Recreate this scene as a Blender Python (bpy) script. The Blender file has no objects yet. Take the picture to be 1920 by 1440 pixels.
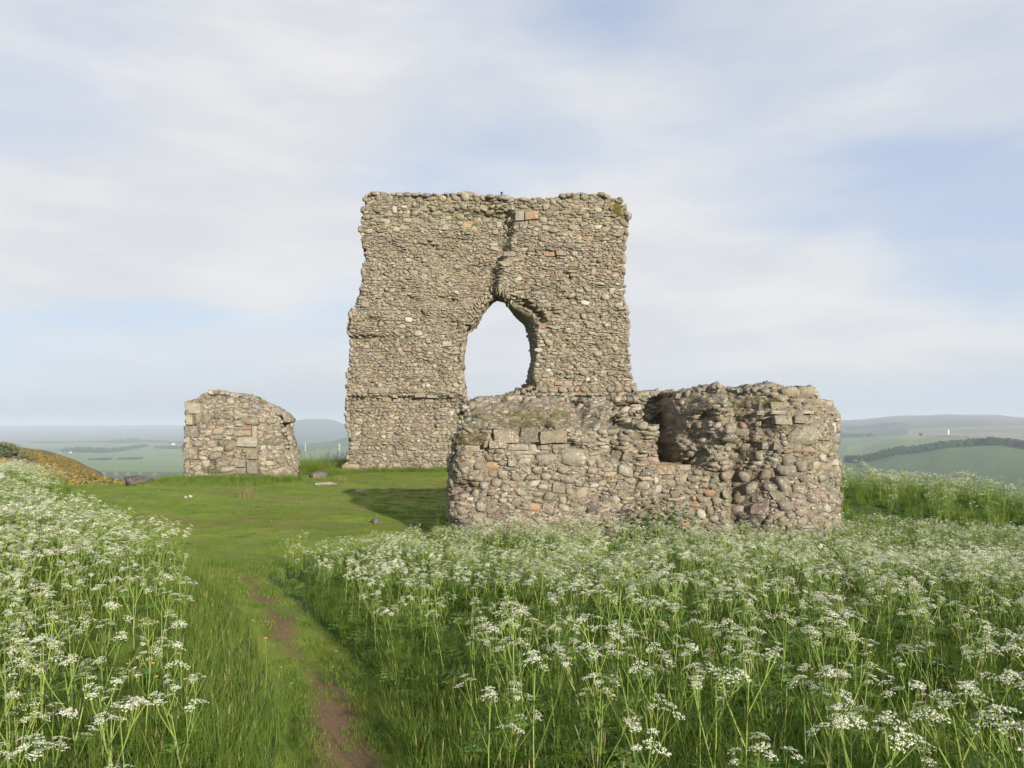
import bpy, math, random
import numpy as np
from mathutils import Matrix, Vector, Euler

C = bpy.context.scene.collection
SC = bpy.context.scene
R = math.radians
rng = np.random.default_rng(7)
random.seed(7)

# ------------------------------------------------------------------ camera, sky, sun, exposure
F = 1536.0                      # focal length in photo pixels (photo 1920 x 1440)
CAMZ = 1.8
HORIZON = 815.0
PITCH = math.atan((HORIZON - 720.0) / F)
cam_d = bpy.data.cameras.new('camera')
cam_d.sensor_width = 36.0
cam_d.lens = 36.0 * F / 1920.0
cam_d.clip_start = 0.05
cam_d.clip_end = 60000.0
cam = bpy.data.objects.new('camera', cam_d)
C.objects.link(cam)
cam.location = (0, 0, CAMZ)
cam.rotation_euler = (R(90) + PITCH, 0, 0)
SC.camera = cam

SUN_EL, SUN_AZ = R(13.2), R(155.0)
SKY_STRENGTH = 0.09
SUN_STRENGTH = 5.0
EXPOSURE = 0.8
SC.view_settings.view_transform = 'Standard'
SC.view_settings.look = 'None'
SC.view_settings.exposure = EXPOSURE
SC.view_settings.gamma = 1.0
SC.view_settings.use_curve_mapping = False
SC.cycles.use_denoising = True
SC.cycles.max_bounces = 6
SC.cycles.diffuse_bounces = 3
SC.cycles.glossy_bounces = 2
SC.cycles.transmission_bounces = 3
SC.cycles.transparent_max_bounces = 4
SC.cycles.volume_bounces = 0

class NT:
    def __init__(self, tree):
        self.t = tree; self.n = tree.nodes; self.l = tree.links
    def new(self, typ, **kw):
        n = self.n.new(typ)
        for k, v in kw.items(): setattr(n, k, v)
        return n
    def put(self, sock, v):
        if isinstance(v, bpy.types.NodeSocket): self.l.new(v, sock)
        elif v is not None: sock.default_value = v
    def math(self, op, a, b=None, clamp=False):
        n = self.new('ShaderNodeMath', operation=op, use_clamp=clamp)
        self.put(n.inputs[0], a); self.put(n.inputs[1], b)
        return n.outputs[0]
    def mix(self, fac, a, b, mode='MIX'):
        n = self.new('ShaderNodeMix', data_type='RGBA', blend_type=mode)
        self.put(n.inputs['Factor'], fac)
        cs = [s for s in n.inputs if s.type == 'RGBA']
        self.put(cs[0], a); self.put(cs[1], b)
        return [s for s in n.outputs if s.type == 'RGBA'][0]
    def noise(self, vec, scale, detail=4, rough=0.55, dist=0.0):
        n = self.new('ShaderNodeTexNoise')
        if vec is not None: self.l.new(vec, n.inputs['Vector'])
        n.inputs['Scale'].default_value = scale; n.inputs['Detail'].default_value = detail
        n.inputs['Roughness'].default_value = rough; n.inputs['Distortion'].default_value = dist
        return n.outputs['Fac']
    def ramp(self, fac, stops, interp='LINEAR'):
        n = self.new('ShaderNodeValToRGB')
        n.color_ramp.interpolation = interp
        e = n.color_ramp.elements
        while len(e) < len(stops): e.new(0.5)
        for el, (p, c) in zip(e, stops):
            el.position = p
            el.color = (c, c, c, 1) if isinstance(c, (int, float)) else (*c, 1)
        self.l.new(fac, n.inputs['Fac'])
        return n.outputs['Color']
    def maprange(self, v, a, b, c=0.0, d=1.0, smooth=True):
        n = self.new('ShaderNodeMapRange')
        n.interpolation_type = 'SMOOTHSTEP' if smooth else 'LINEAR'
        self.put(n.inputs['Value'], v)
        for k, x in zip(('From Min', 'From Max', 'To Min', 'To Max'), (a, b, c, d)): n.inputs[k].default_value = x
        return n.outputs['Result']

world = bpy.data.worlds.new('World')
SC.world = world
world.use_nodes = True
W = NT(world.node_tree)
bg = W.n['Background']
bg.inputs['Strength'].default_value = SKY_STRENGTH
sky = W.new('ShaderNodeTexSky', sky_type='NISHITA')
sky.sun_disc = False
sky.sun_elevation = SUN_EL
sky.sun_rotation = SUN_AZ
sky.air_density = 1.0; sky.dust_density = 0.6; sky.ozone_density = 1.5
tc = W.new('ShaderNodeTexCoord')
sep = W.new('ShaderNodeSeparateXYZ'); W.l.new(tc.outputs['Generated'], sep.inputs[0])
dx, dy, dz = sep.outputs
den = W.math('ADD', W.math('MAXIMUM', dz, 0.0), 0.16)
cx, cy = W.math('DIVIDE', dx, den), W.math('DIVIDE', dy, den)
comb = W.new('ShaderNodeCombineXYZ')
W.l.new(W.math('MULTIPLY', cx, 0.78), comb.inputs[0])
W.l.new(W.math('ADD', W.math('MULTIPLY', cy, 0.75), W.math('MULTIPLY', cx, 0.2)), comb.inputs[1])
comb.inputs[2].default_value = 3.7
n1 = W.noise(comb.outputs[0], 0.9, 6, 0.52, 0.25)
low = W.new('ShaderNodeCombineXYZ')                                    # puffier banks seen low over the land
W.l.new(W.math('DIVIDE', dx, W.math('ADD', W.math('MAXIMUM', dy, -0.6), 1.0)), low.inputs[0])
W.l.new(W.math('MULTIPLY', dz, 1.9), low.inputs[1]); low.inputs[2].default_value = 8.3
n2 = W.noise(low.outputs[0], 5.0, 8, 0.60, 0.3)
lowf = W.maprange(dz, 0.42, 0.12, 0.22, 0.60)
cl = W.math('ADD', W.math('MULTIPLY', n1, W.math('SUBTRACT', 1.0, lowf)), W.math('MULTIPLY', n2, lowf))
def blob(ax, el, sx, sz, amp):
    """a broad bank of cloud in the direction (azimuth, elevation) in degrees"""
    az0 = math.tan(R(ax)); e0 = math.tan(R(el))
    u = W.math('SUBTRACT', W.math('DIVIDE', dx, W.math('MAXIMUM', dy, 0.05)), az0)
    v = W.math('SUBTRACT', W.math('DIVIDE', dz, W.math('MAXIMUM', dy, 0.05)), e0)
    u = W.math('DIVIDE', u, sx); v = W.math('DIVIDE', v, sz)
    r2 = W.math('ADD', W.math('MULTIPLY', u, u), W.math('MULTIPLY', v, v))
    return W.math('MULTIPLY', W.math('POWER', 2.718, W.math('MULTIPLY', r2, -1.0)), amp)
for b in ((-26, 14.0, .30, .10, .22), (14, 11.5, .30, .10, .22), (0, 5.5, .18, .10, .24), (-22, 3.5, .25, .05, .12), (22, 5.0, .2, .05, .08), (20, 22.0, .5, .06, .07),
          (24, 19.0, .26, .05, -.14), (-4, 19.0, .18, .07, -.12), (30, 9.5, .12, .05, -.12), (-24, 8.0, .2, .025, -.09), (-10, 9.0, .08, .05, -.06)):
    cl = W.math('ADD', cl, blob(*b))
cover = W.maprange(cl, 0.36, 0.66)
veil = W.maprange(dz, 0.0, 0.9, 0.78, 0.42)
haze_w = W.maprange(dz, 0.0, 0.11, 1.0, 0.0)
k = 1.0 / SKY_STRENGTH / 2 ** EXPOSURE        # cloud radiance against the sky's own
def sc3(c, m=1.0): return (c[0] * k * m, c[1] * k * m, c[2] * k * m, 1)
blue = W.mix(veil, sky.outputs[0], sc3((0.575, 0.66, 0.86)))
shade = W.maprange(W.noise(low.outputs[0], 8.0, 5, 0.55, 0.2), 0.35, 0.65)
white = W.mix(haze_w, W.mix(shade, sc3((0.725, 0.745, 0.79)), sc3((0.83, 0.83, 0.835))), sc3((0.52, 0.575, 0.645)))
skycol = W.mix(cover, blue, white)
skycol = W.mix(W.maprange(dz, 0.0, 0.055, 0.75, 0.0), skycol, sc3((0.45, 0.52, 0.60)))   # air thick with haze along the horizon
W.l.new(skycol, bg.inputs['Color'])

sun_d = bpy.data.lights.new('sun', 'SUN')
sun_d.energy = SUN_STRENGTH
sun_d.angle = R(0.6)
sun_d.color = (1.0, 0.91, 0.78)
sun = bpy.data.objects.new('sun', sun_d)
C.objects.link(sun)
sdir = Vector((math.sin(SUN_AZ) * math.cos(SUN_EL), math.cos(SUN_AZ) * math.cos(SUN_EL), math.sin(SUN_EL)))
sun.rotation_euler = sdir.to_track_quat('Z', 'Y').to_euler()
sun.location = sdir * 60

# ------------------------------------------------------------------ measuring helpers
cp, sp = math.cos(PITCH), math.sin(PITCH)
def at(px, py, Y):
    """the point of the place seen at photo position (px, py), Y metres ahead"""
    a, b = (px - 960.0) / F, (720.0 - py) / F
    ddy = cp - b * sp; ddz = sp + b * cp
    return np.array((a * Y / ddy, Y, CAMZ + ddz * Y / ddy))
def seen(x, y, z):
    zz = z - CAMZ
    fw = y * cp + zz * sp; up = -y * sp + zz * cp
    return 960 + F * x / fw, 720 - F * up / fw
def h2(ix, iy, s):
    n = (ix.astype(np.int64) * 374761393 + iy.astype(np.int64) * 668265263 + s * 1274126177) & 0x7fffffff
    n = ((n ^ (n >> 13)) * 1274126177) & 0x7fffffff
    return ((n ^ (n >> 16)) & 0xffff) / 65535.0
def vn(x, y, s=0):
    x = np.asarray(x, float); y = np.asarray(y, float)
    ix = np.floor(x); iy = np.floor(y); fx = x - ix; fy = y - iy
    fx = fx * fx * (3 - 2 * fx); fy = fy * fy * (3 - 2 * fy)
    a = h2(ix, iy, s); b = h2(ix + 1, iy, s); c = h2(ix, iy + 1, s); d = h2(ix + 1, iy + 1, s)
    return (a + (b - a) * fx) * (1 - fy) + (c + (d - c) * fx) * fy - 0.5
def fbm(x, y, s=0, o=4):
    v = 0; a = 1.0
    for i in range(o):
        v = v + a * vn(x * 2 ** i + i * 17.3, y * 2 ** i - i * 9.1, s + i); a *= 0.5
    return v
def ss(a, b, x):
    t = np.clip((np.asarray(x, float) - a) / (b - a), 0, 1)
    return t * t * (3 - 2 * t)
def inpoly(poly, x, y):
    x = np.asarray(x, float); y = np.asarray(y, float)
    r = np.zeros(x.shape, bool); n = len(poly)
    for i in range(n):
        x0, y0 = poly[i]; x1, y1 = poly[(i + 1) % n]
        if y0 == y1: continue
        cnd = ((y0 > y) != (y1 > y)) & (x < (x1 - x0) * (y - y0) / (y1 - y0) + x0)
        r ^= cnd
    return r
def segdist(poly, x, y):
    d = np.full(np.shape(x), 1e9)
    for (x0, y0), (x1, y1) in zip(poly[:-1], poly[1:]):
        L = (x1 - x0) ** 2 + (y1 - y0) ** 2 + 1e-12
        t = np.clip(((x - x0) * (x1 - x0) + (y - y0) * (y1 - y0)) / L, 0, 1)
        d = np.minimum(d, np.hypot(x - x0 - t * (x1 - x0), y - y0 - t * (y1 - y0)))
    return d

def tag(o, label=None, cat=None, group=None, kind=None):
    for k_, v in (('label', label), ('category', cat), ('group', group), ('kind', kind)):
        if v: o[k_] = v
    return o
def link(name, data, parent=None, loc=None):
    o = bpy.data.objects.new(name, data); C.objects.link(o)
    if parent: o.parent = parent
    if loc is not None: o.location = loc
    return o
def empty(name, loc=(0, 0, 0)):
    return link(name, None, None, loc)
def npmesh(name, verts, quads=None, tris=None, mats=(), smooth=True, col=None, midx=None):
    me = bpy.data.meshes.new(name)
    verts = np.asarray(verts, np.float32)
    nq = 0 if quads is None else len(quads); ntr = 0 if tris is None else len(tris)
    me.vertices.add(len(verts)); me.vertices.foreach_set('co', verts.ravel())
    idx = []; tot = []
    if nq: idx.append(np.asarray(quads, np.int32).ravel()); tot.append(np.full(nq, 4, np.int32))
    if ntr: idx.append(np.asarray(tris, np.int32).ravel()); tot.append(np.full(ntr, 3, np.int32))
    idx = np.concatenate(idx); tot = np.concatenate(tot)
    me.loops.add(len(idx)); me.loops.foreach_set('vertex_index', idx)
    me.polygons.add(len(tot))
    me.polygons.foreach_set('loop_start', np.concatenate(([0], np.cumsum(tot)[:-1])).astype(np.int32))
    try: me.polygons.foreach_set('loop_total', tot)
    except Exception: pass
    me.polygons.foreach_set('use_smooth', np.full(len(tot), smooth))
    for m in mats: me.materials.append(m)
    if midx is not None: me.polygons.foreach_set('material_index', np.asarray(midx, np.int32))
    me.update(calc_edges=True)
    if col is not None:
        at_ = me.color_attributes.new('Col', 'FLOAT_COLOR', 'POINT')
        c4 = np.ones((len(verts), 4), np.float32); c4[:, :3] = col
        at_.data.foreach_set('color', c4.ravel())
    return me

class MB:
    """collects tubes, ribbons and faces; build() makes ONE mesh"""
    def __init__(s): s.v = []; s.f = []; s.m = []
    def face(s, pts, m=0):
        b = len(s.v); s.v.extend([tuple(p) for p in pts]); s.f.append(tuple(range(b, b + len(pts)))); s.m.append(m)
    def tube(s, pts, rad, n=4, m=0):
        pts = [np.asarray(p, float) for p in pts]; b = len(s.v)
        for i, p in enumerate(pts):
            d = pts[min(i + 1, len(pts) - 1)] - pts[max(i - 1, 0)]; d /= np.linalg.norm(d) + 1e-9
            a = np.cross(d, (0.31, 0.9, 0.2)); a /= np.linalg.norm(a) + 1e-9; c = np.cross(d, a)
            r = rad[i] if hasattr(rad, '__len__') else rad
            for q in range(n):
                t = 2 * math.pi * q / n; s.v.append(tuple(p + r * (math.cos(t) * a + math.sin(t) * c)))
        for i in range(len(pts) - 1):
            for q in range(n):
                s.f.append((b + i * n + q, b + i * n + (q + 1) % n, b + (i + 1) * n + (q + 1) % n, b + (i + 1) * n + q)); s.m.append(m)
        s.f.append(tuple(b + (len(pts) - 1) * n + q for q in range(n))); s.m.append(m)
    def ribbon(s, pts, wid, side, m=0):
        b = len(s.v); side = np.asarray(side, float)
        for p, w in zip(pts, wid):
            s.v.append(tuple(np.asarray(p) - side * w / 2)); s.v.append(tuple(np.asarray(p) + side * w / 2))
        for i in range(len(pts) - 1):
            s.f.append((b + 2 * i, b + 2 * i + 1, b + 2 * i + 3, b + 2 * i + 2)); s.m.append(m)
    def add(s, o):
        b = len(s.v); s.v += o.v; s.f += [tuple(i + b for i in f) for f in o.f]; s.m += o.m
    def mesh(s, name, mats, smooth=False):
        me = bpy.data.meshes.new(name); me.from_pydata(s.v, [], s.f)
        for m in mats: me.materials.append(m)
        me.polygons.foreach_set('material_index', np.asarray(s.m, np.int32))
        me.polygons.foreach_set('use_smooth', np.full(len(s.f), smooth)); me.update()
        return me

# ------------------------------------------------------------------ materials
def newmat(name):
    m = bpy.data.materials.new(name); m.use_nodes = True
    t = NT(m.node_tree); p = t.n['Principled BSDF']
    p.inputs['Roughness'].default_value = 0.9
    p.inputs['Specular IOR Level'].default_value = 0.25
    return m, t, p
def bump(t, p, h, strength, dist):
    b = t.new('ShaderNodeBump'); b.inputs['Strength'].default_value = strength; b.inputs['Distance'].default_value = dist
    t.l.new(h, b.inputs['Height']); t.l.new(b.outputs[0], p.inputs['Normal'])
def geo_pos(t): return t.new('ShaderNodeNewGeometry').outputs['Position']

def stone_material(name, from_object, fine):
    """granite and whinstone: tint per stone, mottling, grey-white lichen crusts"""
    m, t, p = newmat(name)
    if from_object:
        base = t.new('ShaderNodeObjectInfo').outputs['Color']
    else:
        base = t.new('ShaderNodeAttribute', attribute_name='Col').outputs['Color']
    pos = geo_pos(t)
    mott = t.noise(pos, 9 * fine, 5, 0.65)
    c = t.mix(0.85, base, t.ramp(mott, [(0.25, 0.62), (0.5, 1.0), (0.78, 1.32)]), 'MULTIPLY')
    spk = t.noise(pos, 60 * fine, 3, 0.7)
    c = t.mix(0.6, c, t.ramp(spk, [(0.3, 0.7), (0.7, 1.3)]), 'MULTIPLY')
    lich = t.noise(pos, 17 * fine, 4, 0.7, 0.4)
    area = t.noise(pos, 1.1 * fine, 3, 0.6)
    lf = t.math('MULTIPLY', t.maprange(lich, 0.585, 0.64), t.maprange(area, 0.36, 0.6, 0.25, 0.9))
    c = t.mix(lf, c, (0.40, 0.385, 0.32, 1))
    sp2 = t.noise(pos, 42 * fine, 2, 0.5)
    c = t.mix(t.math('MULTIPLY', t.maprange(sp2, 0.61, 0.66, 0, 0.85), t.maprange(t.noise(pos, 2.2 * fine, 2), 0.4, 0.6, 0.2, 1.0)), c, (0.50, 0.48, 0.41, 1))
    ol = t.noise(pos, 6 * fine, 4, 0.6, 0.3)
    c = t.mix(t.maprange(ol, 0.60, 0.70, 0, 0.5), c, (0.17, 0.17, 0.07, 1))
    dk = t.noise(pos, 23 * fine, 4, 0.7)
    c = t.mix(t.maprange(dk, 0.62, 0.70, 0, 0.7), c, (0.075, 0.07, 0.06, 1))
    t.l.new(c, p.inputs['Base Color'])
    p.inputs['Roughness'].default_value = 0.92
    hh = t.math('ADD', t.math('MULTIPLY', mott, 1.0), t.math('MULTIPLY', spk, 0.35))
    bump(t, p, hh, 0.7, 0.035 / fine)
    return m
def mortar_material(name, fine):
    m, t, p = newmat(name)
    pos = geo_pos(t)
    a = t.noise(pos, 3.0 * fine, 5, 0.65); b = t.noise(pos, 34 * fine, 4, 0.7); c0 = t.noise(pos, 0.7 * fine, 3, 0.5)
    c = t.ramp(a, [(0.25, (0.18, 0.148, 0.102)), (0.5, (0.30, 0.256, 0.186)), (0.75, (0.40, 0.348, 0.265))])
    c = t.mix(0.7, c, t.ramp(b, [(0.25, 0.55), (0.55, 1.0), (0.8, 1.35)]), 'MULTIPLY')
    c = t.mix(t.maprange(c0, 0.55, 0.7, 0, 0.45), c, (0.27, 0.185, 0.10, 1))
    vo = t.new('ShaderNodeTexVoronoi'); vo.inputs['Scale'].default_value = 21 * fine; vo.inputs['Randomness'].default_value = 1.0
    wob = t.new('ShaderNodeVectorMath', operation='ADD'); t.l.new(pos, wob.inputs[0])
    wn = t.new('ShaderNodeTexNoise'); wn.inputs['Scale'].default_value = 14 * fine; t.l.new(pos, wn.inputs['Vector'])
    ws = t.new('ShaderNodeVectorMath', operation='SCALE'); ws.inputs['Scale'].default_value = 0.06 / fine; t.l.new(wn.outputs['Color'], ws.inputs[0])
    t.l.new(ws.outputs[0], wob.inputs[1]); t.l.new(wob.outputs[0], vo.inputs['Vector'])
    sepc = t.new('ShaderNodeSeparateColor'); t.l.new(vo.outputs['Color'], sepc.inputs[0])
    peb = t.math('MULTIPLY', t.maprange(vo.outputs['Distance'], 0.52, 0.36), t.maprange(sepc.outputs[0], 0.35, 0.45))
    pc = t.ramp(sepc.outputs[1], [(0.0, (0.12, 0.10, 0.08)), (0.4, (0.20, 0.175, 0.135)), (0.75, (0.27, 0.23, 0.17)), (1.0, (0.42, 0.39, 0.32))])
    c = t.mix(t.math('MULTIPLY', peb, 0.85), c, pc)
    t.l.new(c, p.inputs['Base Color'])
    bump(t, p, t.math('ADD', t.math('ADD', t.math('MULTIPLY', a, 0.8), b), t.math('MULTIPLY', peb, 0.9)), 1.0, 0.06 / fine)
    return m
M_stone_o = stone_material('stone_piece', True, 0.55)
M_stone_c = stone_material('stone_rubble', False, 0.55)
M_nstone_o = stone_material('near_stone_piece', True, 1.0)
M_nstone_c = stone_material('near_stone_rubble', False, 1.0)
M_mortar = mortar_material('lime_mortar', 0.55)
M_nmortar = mortar_material('near_lime_mortar', 1.0)

def leaf_material(name, cols, trans=0.35, rough=0.6, tr_tint=(1.15, 1.25, 0.6)):
    m, t, p = newmat(name)
    rnd = t.new('ShaderNodeObjectInfo').outputs['Random']
    pos = geo_pos(t)
    f = t.math('ADD', t.math('MULTIPLY', rnd, 0.6), t.math('MULTIPLY', t.noise(pos, 3.0, 3), 0.5))
    n = len(cols)
    c = t.ramp(f, [(0.15 + 0.75 * i / max(n - 1, 1), cl_) for i, cl_ in enumerate(cols)])
    t.l.new(c, p.inputs['Base Color']); p.inputs['Roughness'].default_value = rough
    p.inputs['Specular IOR Level'].default_value = 0.3
    tr = t.new('ShaderNodeBsdfTranslucent')
    t.l.new(t.mix(1.0, c, (*tr_tint, 1), 'MULTIPLY'), tr.inputs['Color'])
    mx = t.new('ShaderNodeMixShader'); mx.inputs[0].default_value = trans
    t.l.new(p.outputs[0], mx.inputs[1]); t.l.new(tr.outputs[0], mx.inputs[2])
    t.l.new(mx.outputs[0], t.n['Material Output'].inputs['Surface'])
    return m
M_blade = leaf_material('meadow_grass', [(0.085, 0.15, 0.022), (0.145, 0.22, 0.035), (0.22, 0.27, 0.06)], 0.45)
M_turf = leaf_material('turf', [(0.08, 0.15, 0.02), (0.13, 0.20, 0.03), (0.19, 0.225, 0.042)], 0.3)
M_dry = leaf_material('dry_grass', [(0.20, 0.17, 0.07), (0.26, 0.21, 0.10), (0.16, 0.17, 0.06)], 0.3)
M_stem = leaf_material('parsley_stem', [(0.17, 0.25, 0.05), (0.23, 0.30, 0.07)], 0.2)
M_fern = leaf_material('parsley_leaf', [(0.07, 0.135, 0.024), (0.105, 0.18, 0.034), (0.14, 0.21, 0.045)], 0.45)
M_white = leaf_material('white_petals', [(0.66, 0.67, 0.52), (0.74, 0.74, 0.64)], 0.3, 0.7, (1, 1, 0.92))
M_bud = leaf_material('green_seed_heads', [(0.24, 0.28, 0.08), (0.32, 0.34, 0.12)], 0.25)
M_yellow = leaf_material('yellow_petals', [(0.75, 0.45, 0.02), (0.8, 0.5, 0.03)], 0.2, 0.4, (1, 1, 0.8))
M_dock = leaf_material('nettle_leaf', [(0.06, 0.14, 0.02), (0.10, 0.20, 0.03)], 0.4)
M_gorse = leaf_material('gorse_flower', [(0.33, 0.19, 0.035), (0.42, 0.26, 0.05)], 0.2, 0.7)
M_gorse_g = leaf_material('gorse_spines', [(0.15, 0.15, 0.055), (0.20, 0.16, 0.065)], 0.2)
M_wood = leaf_material('wood_foliage', [(0.028, 0.05, 0.024), (0.04, 0.065, 0.03)], 0.15)
M_bush = leaf_material('bush_foliage', [(0.10, 0.12, 0.06), (0.14, 0.155, 0.08)], 0.25)
def plain(name, c, rough=0.8, var=0.25, sc=6.0):
    m, t, p = newmat(name)
    n = t.noise(geo_pos(t), sc, 4, 0.6)
    t.l.new(t.mix(1.0, (*c, 1), t.ramp(n, [(0.3, 1 - var), (0.7, 1 + var)]), 'MULTIPLY'), p.inputs['Base Color'])
    p.inputs['Roughness'].default_value = rough
    return m
M_harl = plain('white_harling', (0.75, 0.74, 0.70), 0.8, 0.06, 0.4)
M_slate = plain('slate', (0.10, 0.10, 0.11), 0.7, 0.2, 0.6)
M_white_paint = plain('white_paint', (0.8, 0.8, 0.8), 0.4, 0.03, 0.3)
M_iron = plain('dark_iron', (0.03, 0.028, 0.026), 0.6, 0.3, 12)
M_bark = plain('bark', (0.08, 0.06, 0.045), 0.9, 0.3, 2)

# ------------------------------------------------------------------ terrain
ROWS = [400, 800, 1500, 2000, 2600, 3300, 4200, 5200, 6500, 7800, 9500, 12000, 15000, 19000]
COLS = {
 -900: [1300, 950, 897, 880, 868, 860, 850, 841, 834, 829, 823, 810, 799, 803],
    0: [1300, 950, 897, 880, 868, 860, 850, 841, 834, 829, 823, 810, 798, 802],
  345: [1300, 950, 905, 886, 874, 864, 848, 838, 831, 826, 819, 806, 797, 802],
  545: [1300, 950, 905, 884, 872, 859, 835, 836, 832, 818, 790, 794, 799, 803],
  575: [1300, 950, 905, 884, 871, 856, 832, 834, 830, 816, 786, 793, 799, 803],
  600: [1300, 950, 905, 883, 870, 854, 829, 832, 828, 814, 785, 793, 799, 803],
  622: [1300, 950, 904, 882, 869, 853, 826, 831, 827, 814, 787, 794, 799, 803],
  650: [1300, 950, 903, 881, 868, 852, 820, 829, 826, 814, 796, 796, 799, 803],
  760: [1300, 950, 903, 880, 867, 851, 834, 829, 824, 814, 803, 800, 799, 803],
 1400: [1300, 945, 900, 872, 856, 842, 830, 820, 808, 799, 800, 801, 801, 803],
 1590: [1300, 935, 893, 866, 853, 838, 823, 812, 797, 788, 790, 793, 797, 802],
 1700: [1300, 930, 888, 849, 838, 820, 818, 803, 789, 779, 783, 790, 796, 802],
 1780: [1300, 930, 884, 840, 831, 817.5, 817, 801, 786, 777, 781, 789, 796, 802],
 1860: [1300, 930, 880, 836, 828, 822, 815, 799, 787, 777.5, 782, 790, 796, 802],
 1920: [1300, 930, 877, 840, 832, 825, 815, 798, 788, 783, 786, 792, 797, 802],
 2800: [1300, 930, 880, 850, 838, 825, 815, 800, 795, 790, 792, 796, 799, 803],
}
_cu = np.array([(q - 960) / F for q in COLS]); _tb = np.array(list(COLS.values()), float)
_ly = np.log(np.array(ROWS, float))
def far_py(u, Y):
    u = np.clip(u, _cu[0], _cu[-1]); l = np.clip(np.log(np.maximum(Y, 1.0)), _ly[0], _ly[-1])
    i = np.clip(np.searchsorted(_cu, u) - 1, 0, len(_cu) - 2); j = np.clip(np.searchsorted(_ly, l) - 1, 0, len(_ly) - 2)
    a = (u - _cu[i]) / (_cu[i + 1] - _cu[i]); b = (l - _ly[j]) / (_ly[j + 1] - _ly[j])
    a = a * a * (3 - 2 * a)
    return (_tb[i, j] * (1 - a) + _tb[i + 1, j] * a) * (1 - b) + (_tb[i, j + 1] * (1 - a) + _tb[i + 1, j + 1] * a) * b
def far_z(x, y):
    r = np.hypot(x, y); Y = np.maximum(r * 0.93, np.abs(y))
    Y = np.where(y > 0.3 * r, np.maximum(y, 1.0), Y)
    u = np.where(y > 0.3 * r, x / np.maximum(y, 1.0), np.sign(x) * 1.2)
    py = far_py(u, Y)
    z = CAMZ - (py - HORIZON) / F * Y * 1.004
    z = z + fbm(x / 420.0, y / 420.0, 5, 3) * np.clip(r / 900.0, 0, 8) * 0.9
    return z
def edge_r(u):
    return np.interp(u, [-3, -0.62, -0.50, -0.47, -0.44, -0.36, -0.2, 0.2, 0.36, 0.44, 0.7, 3], [60, 72, 72, 66, 34, 36, 46, 46, 32, 25, 23, 30])
MEAD_R = [(-0.30, 1.0), (-0.50, 4.4), (-0.95, 6.2), (-1.78, 8.0), (-2.3, 9.1), (-2.9, 10.4), (-3.35, 11.3), (-3.0, 12.6), (-1.6, 13.9), (-1.2, 14.6),
          (5.4, 15.0), (5.9, 17.5), (7.5, 19.0), (7.5, 26), (40, 26), (40, 1.0)]
MEAD_L = [(-0.7, 1.0), (-1.2, 4.2), (-1.5, 5.4), (-1.9, 6.5), (-2.7, 8.5), (-3.5, 9.9), (-5.0, 12.3), (-6.6, 13.8), (-8.0, 16), (-9.5, 18.4), (-13.0, 24), (-14, 27), (-40, 27), (-40, 1.0)]
PATH = [(-0.6, 2.0), (-0.86, 4.4), (-1.15, 5.4), (-1.45, 6.3), (-2.0, 7.6), (-2.55, 8.9), (-3.15, 10.2), (-3.5, 11.2)]
def near_z(x, y):
    r = np.hypot(x, y)
    z = 0.07 * fbm(x / 2.3, y / 2.3, 11, 3) + 0.16 * fbm(x / 9, y / 9, 12, 2)
    z = z - 0.16 * np.exp(-((y - 11.5) / 4.5) ** 2) * ss(-7, -2, x)
    z = z - 0.07 * np.exp(-(segdist(PATH, x, y) / 0.35) ** 2)
    z = z + 0.25 * ss(-5, -11, x) * ss(3, 9, y) * ss(29, 21, y)                              # left meadow swells
    z = z + 0.40 * np.exp(-((y - 21.5) / 2.6) ** 2) * ss(6.5, 8, x) * np.interp(x, [8.5, 14], [1, -0.25]) - 0.5 * np.exp(-((y - 17.0) / 1.6) ** 2) * ss(6.5, 8, x)   # ditch and bank right
    z = z + 0.04 * np.exp(-((y - 32) / 2.0) ** 2) * np.exp(-((x + 10.2) / 3.0) ** 2)   # rise under the stump
    z = z + 0.15 * ss(30, 36, y) * ss(-9, -6, x) * ss(9, 5, x)
    u = x / np.maximum(np.abs(y), 1.0)
    spur = ss(-0.44, -0.475, u) * ss(26, 70, r)
    z = z + spur * (np.interp(u, [-0.8, -0.61, -0.55, -0.5, -0.465], [1.0, -0.35, -0.9, -1.9, -2.6]) + 0.9 * fbm(x / 7, y / 7, 31, 3))
    R_ = edge_r(u)
    back = (y < 0)
    R_ = np.where(back, 60, R_)
    d = np.maximum(r - R_, 0)
    z = z - 0.55 * (np.sqrt(d * d + 16) - 4)
    return z
def ridge2(x, y):                                                              # second spur far left
    u = x / np.maximum(y, 1.0)
    top = np.interp(u, [-0.9, -0.625, -0.57, -0.535, -0.5, -0.47], [4.0, 0.15, -1.6, -3.3, -6.0, -11.0])
    return top - 0.0015 * (np.hypot(x, y) - 175.0) ** 2 + 1.0 * fbm(x / 11, y / 11, 41, 3)
def ground_z(x, y):
    x = np.asarray(x, float); y = np.asarray(y, float)
    r = np.hypot(x, y)
    zn = near_z(x, y); zf = far_z(x, y)
    w = ss(260, 700, r)
    z = np.where(r < 260, np.maximum(zn, -95), np.maximum(zn, -95) * (1 - w) + zf * w)
    z = np.where((y > 0) & (r > 100) & (r < 420), np.maximum(z, ridge2(x, y)), z)
    return z
def hit(px, py):
    """where the ray of photo point (px,py) meets the far land"""
    u = (px - 960) / F
    Y = np.exp(np.linspace(math.log(900), math.log(18500), 1500))
    return Y[np.argmax(far_py(np.full(Y.shape, u), Y) <= py)] if np.any(far_py(np.full(Y.shape, u), Y) <= py) else 15000.0
def far_pt(px, py):
    Y = hit(px, py); x = (px - 960) / F * Y
    return x, Y, float(ground_z(np.array([x]), np.array([Y]))[0])
def wpoly(pts): return [far_pt(*p)[:2] for p in pts]

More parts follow.
